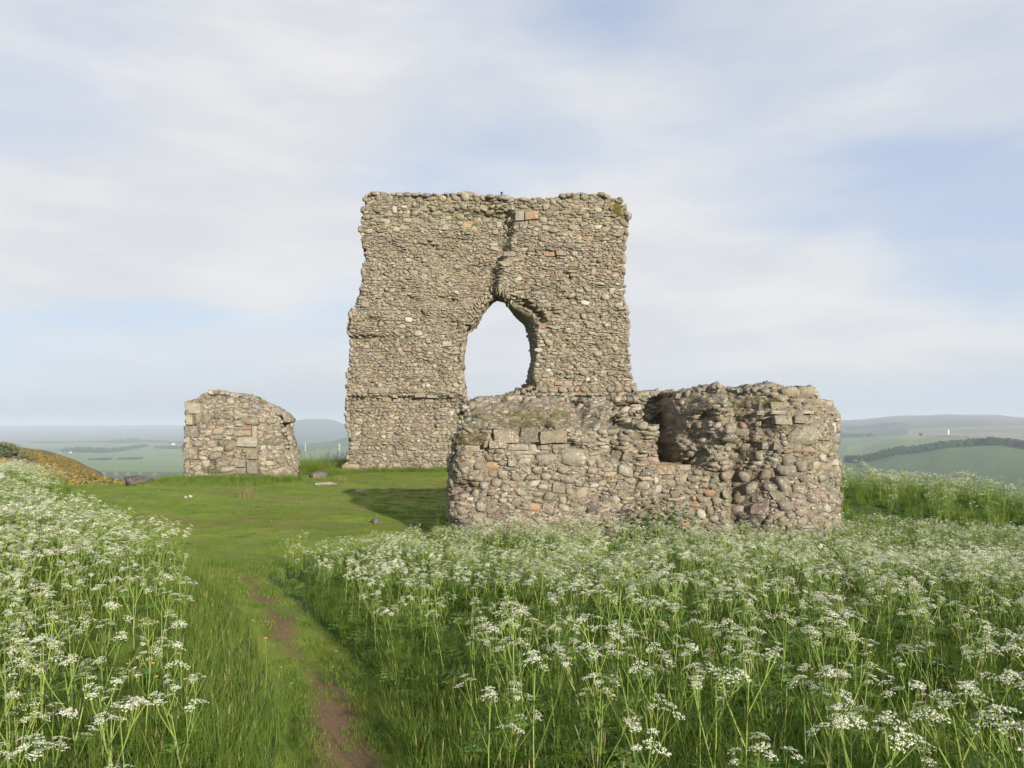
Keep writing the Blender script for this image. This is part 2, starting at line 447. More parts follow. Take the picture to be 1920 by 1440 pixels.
FIELDS = [  # outline in the photo, albedo
 ([(-900, 960), (-900, 845), (0, 845), (120, 850), (250, 842), (345, 838), (560, 836), (560, 960)], (0.115, 0.175, 0.065)),
 ([(-100, 838), (60, 842), (130, 839), (345, 835), (345, 829), (100, 830), (-100, 831)], (0.135, 0.165, 0.075)),
 ([(100, 862), (200, 858), (345, 856), (545, 856), (545, 880.5), (80, 880.5)], (0.125, 0.20, 0.06)),
 ([(120, 848), (180, 846), (260, 838), (300, 837), (345, 841), (345, 853), (200, 852)], (0.12, 0.19, 0.065)),
 ([(60, 880.5), (560, 880.5), (560, 960), (60, 960)], (0.068, 0.125, 0.055)),
 ([(545, 848), (600, 842), (655, 838), (655, 817), (600, 827), (545, 832)], (0.085, 0.15, 0.065)),
 ([(598, 862), (605, 850), (655, 846), (655, 838), (600, 843), (560, 850)], (0.12, 0.18, 0.07)),
 ([(1400, 1000), (1400, 872), (1590, 868), (1700, 852), (1850, 838), (1930, 843), (2800, 860), (2800, 1000)], (0.082, 0.145, 0.062)),
 ([(1570, 866), (1590, 836), (1720, 818), (1780, 822), (1830, 828), (1700, 848), (1600, 862)], (0.105, 0.175, 0.062)),
 ([(1585, 846), (1590, 835), (1720, 817.5), (1760, 820), (1700, 824)], (0.15, 0.20, 0.075)),
 ([(1690, 816), (1700, 806), (1760, 802), (1930, 797), (2800, 800), (2800, 822), (1860, 824), (1800, 820)], (0.15, 0.165, 0.09)),
 ([(1700, 812), (1740, 805), (1800, 806), (1850, 803), (1930, 804), (2800, 806), (2800, 812), (1920, 811), (1800, 812), (1760, 811)], (0.19, 0.125, 0.095)),
 ([(1720, 818), (1740, 816), (1770, 816.5), (1790, 820), (1760, 821)], (0.19, 0.11, 0.075)),
 ([(1560, 818), (1590, 796), (1660, 794), (1716, 797), (1700, 803), (1700, 815), (1640, 818)], (0.045, 0.065, 0.05)),
 ([(1700, 803), (1716, 796), (1800, 792), (1920, 788), (2800, 795), (2800, 801), (1920, 797.5)], (0.05, 0.07, 0.055)),
 ([(1590, 796), (1590, 785), (1700, 776), (2000, 776), (2800, 780), (2800, 795), (1920, 788), (1716, 795)], (0.085, 0.08, 0.075)),
 ([(1840, 797), (1850, 778), (2000, 776), (2800, 780), (2800, 798), (1920, 797)], (0.11, 0.075, 0.075)),
]
FIELDS = [(wpoly(p), c) for p, c in FIELDS]
def line_poly(a, b, w):
    (x0, y0), (x1, y1) = far_pt(*a)[:2], far_pt(*b)[:2]
    d = np.array((x1 - x0, y1 - y0)); d /= np.linalg.norm(d); n = np.array((-d[1], d[0])) * w / 2
    return [(x0 + n[0], y0 + n[1]), (x1 + n[0], y1 + n[1]), (x1 - n[0], y1 - n[1]), (x0 - n[0], y0 - n[1])]
for a, b in (((241, 881.5), (250, 899)), ((263, 881.5), (277, 906)), ((288, 881.5), (306, 906)), ((312, 881.5), (331, 906)), ((334, 881.5), (356, 906)),
             ((358, 881.5), (382, 906)), ((219, 881.5), (225, 896)), ((197, 881.5), (200, 896))):
    FIELDS.append((line_poly(a, b, 3.2), (0.17, 0.22, 0.11)))

def turf_cover(x, y):
    """0 = tall meadow, 1 = lawn"""
    return ~(inpoly(MEAD_R, x, y) | inpoly(MEAD_L, x, y))
def soil_mask(x, y):
    d = segdist(PATH, x, y)
    n = fbm(x * 2.2, y * 1.3, 21, 4); n2 = fbm(x * 0.9 + 4, y * 0.55, 23, 3)
    near = 0.95 * ss(0.17, 0.02, d + 0.28 * n) * ss(-0.34, 0.12, n2 + 0.30 * ss(6.6, 7.6, y) * ss(11.4, 9.6, y) - 0.02)
    worn = 0.45 * ss(0.1, 0.5, fbm(x * 0.5, y * 0.35, 27, 4) + 0.35 * np.exp(-((x + 3.4) / 1.6) ** 2 - ((y - 13.5) / 1.3) ** 2) + 0.3 * np.exp(-((x + 7.6) / 2.0) ** 2 - ((y - 28.6) / 1.0) ** 2) + .3 * np.exp(-((x + 9.5) / 2.0) ** 2 - ((y - 23.) / 2.0) ** 2)) * ss(9.5, 11.5, y)
    return np.clip(np.maximum(near, worn), 0, 1)

angs = np.concatenate((np.arange(-42, 42.001, 0.17), np.arange(46, 318, 6.0)))       # degrees clockwise from +Y
rads = np.concatenate(([0.4], 0.4 * np.exp(np.arange(1, 600) * math.log(19500 / 0.4) / 599)))
A, RR = np.meshgrid(np.radians(angs), rads)
GX, GY = np.sin(A) * RR, np.cos(A) * RR
GZ = ground_z(GX, GY)
nr, na = GX.shape
gcol = np.zeros((nr, na, 3))
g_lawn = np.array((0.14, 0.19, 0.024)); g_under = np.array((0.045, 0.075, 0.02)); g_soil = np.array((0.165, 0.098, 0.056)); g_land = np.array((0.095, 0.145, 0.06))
rr_ = np.hypot(GX, GY)
nearm = rr_ < 260
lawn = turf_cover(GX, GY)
gcol[:] = g_land
fb = fbm(GX * 0.9, GY * 0.9, 51, 4)[..., None]
gcol = np.where((nearm & lawn)[..., None], g_lawn * (1 + 0.35 * fb) + np.array((0.03, 0.012, 0.0)) * np.clip(fb * 2, 0, 1), gcol)
bl = (ss(0.05, 0.45, fbm(GX * 0.42 + 3, GY * 0.42, 53, 4)) * ss(9, 12, GY))[..., None]
gcol = np.where((nearm & lawn)[..., None], gcol * (1 - 0.55 * bl) + np.array((0.17, 0.135, 0.045)) * 0.55 * bl, gcol)
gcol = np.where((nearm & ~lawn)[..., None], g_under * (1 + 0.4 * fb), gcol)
sm = np.where(nearm & lawn & (rr_ < 45), soil_mask(GX, GY), 0)[..., None]
gcol = gcol * (1 - sm) + g_soil * (1 + 0.3 * fb) * sm
spurm = (rr_ > 48) & (rr_ < 260) & (GX < -0.44 * GY)
gz = (rr_ > 46) & (rr_ < 260) & ~spurm
gcol = np.where(spurm[..., None], np.array((0.155, 0.125, 0.05)) * (1 + 0.5 * fb), gcol)
gcol = np.where(gz[..., None], np.array((0.085, 0.105, 0.04)) * (1 + 0.5 * fb), gcol)
gcol = np.where((rr_ > 6200)[..., None], np.array((0.05, 0.07, 0.055)), gcol)
farm = (rr_ > 700)
fx, fy = GX[farm], GY[farm]; fc = gcol[farm]
for poly, c in FIELDS:
    ins = inpoly(poly, fx, fy); fc[ins] = np.array(c) * (1.05 if c[1] > 0.15 else 0.8) * np.array((1.08, 1.0, 0.9))
fc *= (1 + 0.16 * fbm(fx / 160, fy / 160, 61, 3))[:, None]
gcol[farm] = fc
iq = np.arange(nr * na).reshape(nr, na)
q = np.stack((iq[:-1], iq[1:], np.roll(iq, -1, 1)[1:], np.roll(iq, -1, 1)[:-1]), -1).reshape(-1, 4)
gv = np.stack((GX, GY, GZ), -1).reshape(-1, 3)
gv = np.vstack((gv, (0, 0, float(ground_z(np.array([0.]), np.array([0.]))[0]))))
ctri = [(len(gv) - 1, (i + 1) % na, i) for i in range(na)]
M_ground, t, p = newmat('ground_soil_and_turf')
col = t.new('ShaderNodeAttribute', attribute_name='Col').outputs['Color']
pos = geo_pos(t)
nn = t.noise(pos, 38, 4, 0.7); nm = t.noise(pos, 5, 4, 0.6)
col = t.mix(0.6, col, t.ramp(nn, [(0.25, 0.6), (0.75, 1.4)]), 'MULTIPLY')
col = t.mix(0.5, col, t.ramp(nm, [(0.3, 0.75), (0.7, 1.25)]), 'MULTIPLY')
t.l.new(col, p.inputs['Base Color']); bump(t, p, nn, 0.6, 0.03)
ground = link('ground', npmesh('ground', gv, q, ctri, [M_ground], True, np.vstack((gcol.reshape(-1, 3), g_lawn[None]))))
tag(ground, 'grassy hilltop falling away to fields and far hills', kind='structure')

# ------------------------------------------------------------------ stones
def stone_shape(r, rounded, rough=1.0):
    """48 triangles: a cube of 2x2 faces per side, pulled towards a ball and knocked about"""
    P = {}; V = []; Q = []
    def vid(p):
        k_ = tuple(np.round(p, 3))
        if k_ not in P: P[k_] = len(V); V.append(np.array(p, float))
        return P[k_]
    for ax in range(3):
        for sg in (-1, 1):
            for i in (-1, 0):
                for j in (-1, 0):
                    cs = [(i, j), (i + 1, j), (i + 1, j + 1), (i, j + 1)]
                    if sg < 0: cs = cs[::-1]
                    f = []
                    for a, b in cs:
                        p_ = [0, 0, 0]; p_[ax] = sg; p_[(ax + 1) % 3] = a; p_[(ax + 2) % 3] = b
                        f.append(vid(p_))
                    Q.append(f)
    V = np.array(V)
    nrm = V / np.linalg.norm(V, axis=1)[:, None]
    kk = rounded
    V = V * (1 - kk) + nrm * kk * 1.08
    V = V + r.normal(0, 0.085 * rough, V.shape)
    sh = r.normal(0, 0.12 * rough ** 2, 3)
    V[:, 0] += sh[0] * V[:, 2]; V[:, 2] += sh[1] * V[:, 0]
    V[:, 0] *= 1 + sh[2] * V[:, 2]
    return V * 0.5, np.array(Q)
srng = np.random.default_rng(3)
ROUND = [stone_shape(srng, srng.uniform(0.5, 0.85), 1.25) for _ in range(14)]
ANG = [stone_shape(srng, srng.uniform(0.15, 0.45), 1.25) for _ in range(14)]
BLOCK = [stone_shape(srng, srng.uniform(0.15, 0.3), 0.55) for _ in range(6)]
SHAPES = ROUND + ANG + BLOCK
def shape_meshes(prefix, mat):
    return [npmesh(prefix, V, Q, None, [mat], i < 14) for i, (V, Q) in enumerate(SHAPES)]
FAR_MESH = shape_meshes('stone', M_stone_o); NEAR_MESH = shape_meshes('stone', M_nstone_o)

PAL = {'grey': (0.195, 0.175, 0.138), 'brown': (0.19, 0.148, 0.10), 'tan': (0.25, 0.205, 0.14), 'pink': (0.25, 0.182, 0.138), 'red': (0.29, 0.145, 0.085),
       'orange': (0.30, 0.17, 0.075), 'white': (0.42, 0.39, 0.33), 'pale': (0.32, 0.29, 0.23), 'dark': (0.09, 0.082, 0.07), 'olive': (0.185, 0.172, 0.11), 'blue': (0.165, 0.165, 0.15)}
def pick(r, wts):
    ks = list(wts); w = np.array([wts[k_] for k_ in ks], float); k_ = ks[r.choice(len(ks), p=w / w.sum())]
    c = np.array(PAL[k_]); c = c * 0.58 + np.array((0.212, 0.188, 0.148)) * 0.42
    return np.clip(c * r.uniform(0.72, 1.2) * (1 + r.normal(0, 0.025, 3)), 0.03, 0.75) * 1.0
W_TOWER = {'grey': 5, 'brown': 5, 'tan': 4, 'pink': 1.0, 'red': 0.15, 'orange': 0.12, 'white': 0.25, 'pale': 1.6, 'dark': 0.7, 'olive': 2.0, 'blue': 0.3}
W_NEAR = {'grey': 5, 'brown': 4, 'tan': 3, 'pink': 1.3, 'red': 0.15, 'orange': 0.08, 'white': 0.35, 'pale': 2.0, 'dark': 0.9, 'olive': 0.8, 'blue': 0.6}

def pack(mask, x0, z0, cell, classes, r, course=None, occ=None):
    """fills MASK with stones, largest class first. classes: (tries, (wmin,wmax), (hmin,hmax), weight(x,z) or None, rounded share, overlap)."""
    H_, W_ = mask.shape
    occ = np.zeros_like(mask) if occ is None else occ
    out = []
    for tries, wr, hr, wf, rnd, ov in classes:
        free = np.argwhere(mask & ~occ)
        if not len(free): continue
        for _ in range(tries):
            iz, ix = free[r.integers(len(free))]
            if occ[iz, ix] and ov < 0.5: continue
            x = x0 + (ix + r.random()) * cell; z = z0 + (iz + r.random()) * cell
            if wf is not None and r.random() > wf(x, z): continue
            w = r.uniform(*wr); h = min(r.uniform(*hr), w * 1.15)
            if course and r.random() < course[1]:
                z = z0 + (math.floor((z - z0) / course[0]) + 0.5) * course[0] + r.normal(0, 0.012)
            a = max(int(w / cell / 2), 1); b = max(int(h / cell / 2), 1)
            jx = int((x - x0) / cell); jz = int((z - z0) / cell)
            lx, hx, lz, hz = max(jx - a, 0), min(jx + a + 1, W_), max(jz - b, 0), min(jz + b + 1, H_)
            if lx >= hx or lz >= hz: continue
            yy, xx = np.ogrid[lz - jz:hz - jz, lx - jx:hx - jx]
            ker = (np.abs(xx / (a + 0.35)) ** 3 + np.abs(yy / (b + 0.35)) ** 3) < 1
            o = occ[lz:hz, lx:hx]; m = mask[lz:hz, lx:hx]
            tot = ker.sum()
            if (o & ker).sum() > ov * tot or (m & ker).sum() < 0.72 * tot: continue
            o |= ker
            out.append((x, z, w, h, r.random() < rnd))
    return out, occ

class Wall:
    """a free-standing rubble wall: mortar core, the 300 largest stones one by one, all other stones joined"""
    def __init__(s, name, base, near, seed):
        s.root = empty(name, base); s.base = np.array(base, float)
        s.r = np.random.default_rng(seed); s.near = near; s.stones = []
    def add(s, pos, nrm, w, h, d, rounded, col, rot=0.0, rank=0.0, shape=None):
        s.stones.append((np.array(pos, float), np.array(nrm, float), w, h, d, rounded, np.array(col), rot, rank, shape))
    def face(s, stones, yf, wts, proud=(0.15, 0.5), lean=1.0, colf=None):
        r = s.r; e = 0.06
        xs = np.array([q_[0] for q_ in stones]); zs = np.array([q_[1] for q_ in stones])
        y = yf(xs, zs); gx = np.clip((yf(xs + e, zs) - yf(xs - e, zs)) / (2 * e), -1.6, 1.6); gz_ = np.clip((yf(xs, zs + e) - yf(xs, zs - e)) / (2 * e), -1.2, 1.2)
        for i, (x, z, w, h, rd) in enumerate(stones):
            n = np.array((gx[i] * lean, -1.0, gz_[i] * lean)) + r.normal(0, 0.10, 3); n /= np.linalg.norm(n)
            d = max(0.75 * min(w, h), 0.5 * w) * r.uniform(0.8, 1.2)
            pr = r.uniform(*proud) * (1.0 if rd else 0.8) * (0.25 if r.random() < 0.12 else 1.0)
            c = colf(x, z, r) if colf else None
            c = pick(r, wts) if c is None else c
            p_ = np.array((x, y[i], z)) + n * d * (pr - 0.5)
            s.add(p_, n, w * 1.04, h * 1.04, d, rd, c, r.normal(0, 0.10), w * h)
    def explicit(s, rows, Y, yf, proud=0.03):
        for (a, b, c_, d_, colr, rd) in rows:
            P0, P1 = at(a, d_, Y), at(c_, b, Y)
            x, z = (P0[0] + P1[0]) / 2, (P0[2] + P1[2]) / 2; w, h = P1[0] - P0[0], P1[2] - P0[2]
            y = float(yf(np.array([x]), np.array([z]))[0]); dep = max(min(w, h), 0.5 * w)
            sc_ = Y / (y if y > 1 else Y)
            base = np.array(PAL[colr] if isinstance(colr, str) else colr) * 0.55 + np.array((0.195, 0.175, 0.138)) * 0.45
            s.add((x, y + dep * 0.5 - max(proud, min(0.30 * min(w, h), 0.13)), z), (0, -1, 0), w, h, dep, rd, np.array(base) * s.r.uniform(0.82, 1.0), s.r.normal(0, 0.015), 9.0, None if rd else int(s.r.integers(28, 34)))
    def build(s):
        r = s.r
        order = sorted(range(len(s.stones)), key=lambda i: -s.stones[i][8])
        meshes = NEAR_MESH if s.near else FAR_MESH
        Vs, Qs, Cs, nb = [], [], [], 0
        for k_, i in enumerate(order):
            pos, n, w, h, d, rd, col, rot, rank, shape = s.stones[i]
            fy = -n                                                    # local +Y points into the wall
            up = np.array((0, 0, 1.0)); up = up - fy * up.dot(fy); up /= np.linalg.norm(up) + 1e-9
            rx = np.cross(fy, up)
            cr, sr = math.cos(rot), math.sin(rot)
            ax_, az_ = cr * rx + sr * up, -sr * rx + cr * up
            M = np.stack((ax_, fy, az_), 1)
            si = int(r.integers(14)) + (0 if rd else 14) if shape is None else shape
            if k_ < 300:
                o = bpy.data.objects.new('stone', meshes[si]); C.objects.link(o); o.parent = s.root
                o.location = pos - s.base
                o.rotation_euler = Matrix(M.tolist()).to_euler(); o.scale = (w, d, h)
                o.color = (*col, 1)
            else:
                V, Q = SHAPES[si]
                Vs.append((V * np.array((w, d, h))) @ M.T + pos - s.base); Qs.append(Q + nb); nb += len(V)
                Cs.append(np.repeat(col[None], len(V), 0))
        if Vs:
            o = link('rubble', npmesh('rubble', np.concatenate(Vs), np.concatenate(Qs), None, [M_nstone_c if s.near else M_stone_c], True, np.concatenate(Cs)), s.root)
            tag(o, kind='stuff')
    def core(s, patches):
        V, Q, nb = [], [], 0
        for (fr, bk, rims) in patches:                                  # fr, bk: (nv, nu, 3) grids
            nv_, nu_ = fr.shape[:2]
            i = np.arange(nv_ * nu_).reshape(nv_, nu_) + nb; j = i + nv_ * nu_
            V += [fr.reshape(-1, 3), bk.reshape(-1, 3)]
            def qd(a, b, c, d): return np.stack((a, b, c, d), -1).reshape(-1, 4)
            Q.append(qd(i[:-1, :-1], i[:-1, 1:], i[1:, 1:], i[1:, :-1])); Q.append(qd(j[:-1, 1:], j[:-1, :-1], j[1:, :-1], j[1:, 1:]))
            if 'L' in rims: Q.append(qd(j[:-1, 0], i[:-1, 0], i[1:, 0], j[1:, 0]))
            if 'R' in rims: Q.append(qd(i[:-1, -1], j[:-1, -1], j[1:, -1], i[1:, -1]))
            if 'T' in rims: Q.append(qd(i[-1, :-1], i[-1, 1:], j[-1, 1:], j[-1, :-1]))
            nb += 2 * nv_ * nu_
        me = npmesh('mortar', np.concatenate(V) - s.base, np.concatenate(Q), None, [M_nmortar if s.near else M_mortar], True)
        link('mortar', me, s.root)
def curve(pts, Y):
    """photo outline (px,py) -> function z -> x at distance Y"""
    P = sorted([tuple(at(a, b, Y)[[2, 0]]) for a, b in pts])
    zz = np.array([p_[0] for p_ in P]); xx = np.array([p_[1] for p_ in P])
    return lambda z: np.interp(z, zz, xx)
def topcurve(pts):
    P = sorted([tuple(at(a, b, Y)[[0, 2]]) for a, b, Y in pts])
    xx = np.array([p_[0] for p_ in P]); zz = np.array([p_[1] for p_ in P])
    return lambda x: np.interp(x, xx, zz)
def patch(left, right, top, zb, H_, nu, nv, yf, back=None, lb=None, rb=None, sink=0.04):
    v = np.linspace(0, 1, nv)[:, None]; u = np.linspace(0, 1, nu)[None]
    def grid(l, r_):
        zn = zb + v * (H_ - zb); x = l(zn) + (r_(zn) - l(zn)) * u
        z = zb + (top(x) - zb) * v
        return x, z
    x, z = grid(left, right)
    fr = np.stack((x, yf(x, z) + sink + 0.06 * fbm(x * 9 , z * 11, 99, 2), z), -1)
    xb, zb_ = grid(lb or left, rb or right)
    bk = np.stack((xb, back(xb, zb_), zb_), -1)
    return fr, bk
def rim(wall, pts, Y, depth, n, wts, sz, r, out):
    """stones along an edge of the wall: pts photo outline at distance Y, OUT(px,py) outward direction"""
    P = [at(a, b, Y) for a, b in pts]
    L = np.cumsum([0] + [np.linalg.norm(P[i + 1] - P[i]) for i in range(len(P) - 1)])
    for _ in range(n):
        t_ = r.random() * L[-1]; i = min(np.searchsorted(L, t_) - 1, len(P) - 2); i = max(i, 0)
        a = (t_ - L[i]) / (L[i + 1] - L[i] + 1e-9); p_ = P[i] * (1 - a) + P[i + 1] * a
        d = P[i + 1] - P[i]; nrm = np.array((d[2], 0, -d[0])) * out; nrm /= np.linalg.norm(nrm) + 1e-9
        dep = r.random() * depth
        nrm = nrm + np.array((0, -0.5 if dep < 0.3 else 0, 0)) + r.normal(0, 0.15, 3); nrm /= np.linalg.norm(nrm)
        w = r.uniform(*sz); h = w * r.uniform(0.55, 0.95); rd = r.random() < 0.7
        dd = max(0.7 * h, 0.5 * w)
        p_ = p_ + np.array((0, dep, 0)) + nrm * dd * (r.uniform(0.0, 0.34) - 0.5 + 0.1)
        # a stone on an edge keeps its long side level
        wall.add(p_, nrm, w, h, dd, rd, pick(r, wts), r.normal(0, 0.1), w * h * (0.7 if dep < 0.4 else 0.01))

# ---- the tall wall -------------------------------------------------------------------
TY = 36.8
tw = Wall('tower_wall', (-0.9, TY + 0.9, 0.0), False, 101)
TL = [(700, 361), (690, 366), (686, 380), (681, 400), (679, 430), (684, 450), (688, 475), (685, 505), (681, 530), (675, 550), (667, 575), (660, 590), (657, 605), (655, 632), (660, 645), (660, 665), (657, 690), (654, 720), (652, 745), (652, 780), (653, 800), (657, 815), (656, 850), (653, 870), (651, 900)]
TR = [(1158, 368), (1170, 385), (1176, 405), (1176, 425), (1171, 440), (1168, 470), (1166, 500), (1170, 530), (1168, 560), (1173, 590), (1179, 600), (1176, 620), (1174, 650), (1179, 690), (1186, 720), (1192, 740), (1200, 900)]
TT = [(660, 364), (700, 361), (760, 363), (800, 363), (860, 362), (880, 358), (900, 365), (940, 368), (980, 373), (1030, 371), (1060, 366), (1080, 361), (1130, 363), (1150, 371), (1165, 380), (1190, 392)]
HL = [(927, 550), (916, 557), (904, 569), (893, 592), (880, 607), (869, 612), (866, 640), (861, 670), (862, 700), (867, 730), (869, 752)]
HRf = [(927, 549), (946, 553), (972, 570), (998, 582), (1010, 604), (1009, 640), (1007, 670), (1002, 695), (1004, 712), (1012, 722), (1000, 738), (930, 752)]
HRb = [(927, 549), (943, 558), (955, 576), (968, 592), (982, 603), (990, 622), (994, 650), (996, 680), (990, 703), (986, 722), (950, 738), (925, 752)]
tl, tr = curve(TL, TY), curve(TR, TY); ttop = topcurve([(a, b, TY) for a, b in TT])
hl0, hrf0 = curve(HL, TY), curve(HRf, TY); hrb0 = curve([((a - 960) * 38.7 / TY * 1.0 + 960 if False else a, b) for a, b in HRb], TY + 1.9)
Z_APEX = at(927, 550, TY)[2]; Z_SILL = at(930, 752, TY)[2]; XSEAM = at(928, 560, TY)[0]
def hole_l(z): return np.where((z > Z_SILL) & (z < Z_APEX), hl0(z), XSEAM)
def hole_r(z): return np.where((z > Z_SILL) & (z < Z_APEX), hrf0(z), XSEAM)
def hole_rb(z):
    return np.where((z > Z_SILL) & (z < Z_APEX), hrb0(z), XSEAM)
XB = [(372, 956), (392, 960), (402, 962), (440, 950), (470, 944), (492, 940), (515, 930), (560, 926)]
def tower_y(x, z):
    x = np.asarray(x, float); z = np.asarray(z, float)
    q_, r_ = seen(x, TY, z)
    y = np.full(np.shape(x), TY) + 0.10 * fbm(x * 0.55, z * 0.55, 71, 3) + 0.13 * fbm(x * 1.9, z * 2.6, 72, 3) + 0.16 * ss(0.30, 0.55, fbm(x * 1.1, z * 1.9, 73, 3))
    xb = np.interp(r_, [a for a, _ in XB], [b for _, b in XB])
    xb = xb + 9 * vn(r_ * 0.05, q_ * 0, 77) + 6 * vn(r_ * 0.16, q_ * 0, 78)
    step = 0.75 * ss(xb + 12, xb - 10, q_) * np.interp(r_, [372, 388, 400, 560, 575], [0, 0.35, 1, 1, 0]) * ss(760, 930, q_)
    y = y + step
    y = y + 0.22 * ss(1.5, 0, ((q_ - 850) / 42) ** 2 + ((r_ - 470) / 45) ** 2)
    y = y + 0.45 * np.exp(-((q_ - 838) / 17) ** 2 - ((r_ - 562) / 12) ** 2)                      # robbed hole over the arch's left haunch
    y = y + 0.55 * ss(0, 14, r_ - np.interp(q_, [930, 985, 1015, 1030], [550, 556, 575, 600])) * ss(1030, 1012, q_) * (q_ > 930) * ss(640, 590, r_)   # broken soffit
    y = y - 0.12 * ss(1.0, 0.2, ((q_ - 700) / 60) ** 2 + ((r_ - 605) / 34) ** 2)
    y = y + 0.26 * ss(627, 634, r_) * ss(735, 650, r_) * ss(760, 700, q_)
    y = y - 0.10 * ss(722, 730, r_) * ss(744, 742, r_)
    y = y + 0.26 * ss(741, 748, r_) * ss(835, 770, r_) * ss(900, 860, q_)
    y = y + 0.40 * ss(741, 747, r_) * ss(980, 1010, q_)
    y = y + 0.5 * ss(1.2, 0, ((q_ - 940) / 60) ** 2 + ((r_ - 750) / 14) ** 2)
    y = y + 0.3 * ss(40, 0, r_ - 360) ** 2 * 0.6 + 0.25 * ss(1160, 1178, q_) * ss(480, 380, r_)
    return y
tback = lambda x, z: TY + 1.9 + 0.1 * fbm(x, z, 75, 3)
zb_t = -0.25; Ht = at(900, 362, TY)[2]
P1 = patch(tl, hole_l, ttop, zb_t, Ht, 72, 150, tower_y, tback)
P2 = patch(hole_r, tr, ttop, zb_t, Ht, 66, 150, tower_y, tback, lb=hole_rb)
tw.core([(P1[0], P1[1], 'LRT'), (P2[0], P2[1], 'LRT')])
cell = 0.026
gx = np.arange(-7.9, 6.2, cell); gzr = np.arange(zb_t, Ht + 0.2, cell)
mx, mz = np.meshgrid(gx + cell / 2, gzr + cell / 2)
tmask = (mx > tl(mz)) & (mx < tr(mz)) & (mz < ttop(mx)) & ~((mx > hole_l(mz)) & (mx < hole_r(mz)))
def upz(py): return at(900, py, TY)[2]
z440, z350, z560, z740, z800 = upz(430), upz(360), upz(560), upz(740), upz(800)
top_w = lambda x, z: 0.95 if z > z440 else (0.03 if x < 1.2 else 0.12)
low_w = lambda x, z: 1.0 if z < z800 else 0.25
T_EXP = [(985, 397, 1010, 413, 'red', False), (1018, 470, 1042, 479, 'red', False), (1042, 470, 1062, 479, 'pink', False), (944, 472, 968, 481, 'pink', False), (966, 396, 983, 414, 'pale', False),
         (734, 386, 745, 400, 'white', True), (698, 484, 705, 491, 'white', True), (1060, 513, 1068, 520, 'orange', True), (1080, 440, 1090, 450, 'orange', False), (1100, 454, 1109, 461, 'red', False),
         (1010, 605, 1030, 616, 'red', False), (1011, 617, 1030, 624, 'pale', False), (1040, 714, 1056, 722, 'orange', False), (1058, 714, 1074, 722, 'pink', False), (1075, 715, 1092, 722, 'pink', False),
         (1010, 726, 1026, 736, 'grey', True), (1027, 727, 1044, 736, 'brown', True), (1046, 725, 1063, 736, 'grey', True), (1064, 725, 1076, 736, 'brown', True), (1077, 725, 1086, 735, 'red', True), (1087, 727, 1104, 736, 'brown', True),
         (1106, 727, 1118, 736, 'pink', True), (1120, 727, 1136, 736, 'brown', True), (1137, 725, 1150, 736, 'brown', True), (1151, 726, 1166, 736, 'grey', True), (1168, 726, 1183, 735, 'grey', True),
         (692, 727, 711, 738, 'grey', False), (712, 727, 731, 737, 'grey', False), (732, 728, 743, 737, 'grey', False), (772, 728, 790, 737, 'grey', True), (716, 741, 732, 753, 'pink', False), (735, 746, 752, 754, 'pink', False), (736, 740, 746, 746, 'pale', False),
         (778, 738, 798, 745, 'pink', False), (800, 740, 822, 746, 'pale', False), (796, 747, 812, 755, 'pink', False),
         (641, 870, 675, 894, (0.36, 0.255, 0.18), False), (676, 881, 688, 893, 'pale', False), (690, 882, 708, 894, 'pale', True), (710, 868, 725, 882, 'pink', False), (790, 868, 812, 884, 'tan', True), (742, 845, 756, 857, 'pale', True),
         (830, 640, 847, 650, 'white', False), (707, 718, 716, 726, 'white', True), (848, 718, 860, 726, 'white', True), (811, 682, 819, 690, 'white', True), (1141, 540, 1152, 552, 'white', True), (1012, 645, 1022, 649, 'white', False), (1012, 638, 1019, 643, 'white', False),
         (703, 362, 716, 376, 'olive', True), (722, 366, 738, 380, 'grey', True), (756, 366, 772, 378, 'grey', True), (776, 366, 793, 378, 'brown', True), (843, 360, 860, 374, 'grey', True), (864, 360, 880, 376, 'pale', True),
         (1073, 363, 1088, 374, 'olive', True), (1090, 363, 1104, 374, 'olive', True), (1110, 362, 1128, 372, 'olive', True), (1130, 364, 1146, 374, 'olive', True), (1155, 373, 1167, 381, 'olive', True)]
def stamp(occ, rows, Y, x0, z0):
    for (a, b, c_, d_, *_r) in rows:
        P0, P1_ = at(a, d_, Y), at(c_, b, Y)
        occ[max(int((P0[2] - z0) / cell), 0):max(int((P1_[2] - z0) / cell) + 1, 0), max(int((P0[0] - x0) / cell), 0):max(int((P1_[0] - x0) / cell) + 1, 0)] = True
tocc = np.zeros_like(tmask); stamp(tocc, T_EXP, TY, gx[0], gzr[0])
right_w = lambda x, z: 1.0 if x > -0.2 else 0.12
st, tocc = pack(tmask, gx[0], gzr[0], cell, [
    (2600, (0.24, 0.42), (0.18, 0.29), top_w, 0.8, 0.03),
    (800, (0.24, 0.44), (0.09, 0.16), right_w, 0.1, 0.04),
    (3600, (0.16, 0.28), (0.10, 0.18), lambda x, z: 0.25 + 0.75 * (vn(np.array(x * .5), np.array(z * .5), 5) > -0.1), 0.42, 0.05),
    (3600, (0.13, 0.30), (0.035, 0.065), lambda x, z: float(vn(np.array(x * .6), np.array(z * 1.1), 9) > 0.0), 0.05, 0.10),
    (9000, (0.11, 0.20), (0.06, 0.11), None, 0.4, 0.08),
    (15000, (0.075, 0.14), (0.04, 0.075), None, 0.35, 0.13)], tw.r, (0.17, 0.5), tocc)
def tower_col(x, z, r):
    if z > z440 and r.random() < 0.35: return np.array(PAL['olive']) * r.uniform(0.9, 1.35)
    if x > 0.2 and upz(520) < z < upz(400) and r.random() < 0.15: return np.array(PAL['pink']) * r.uniform(0.85, 1.1)
    return None
tw.face(st, tower_y, W_TOWER, (0.18, 0.58), 1.0, tower_col)
tw.explicit(T_EXP, TY, tower_y, 0.05)
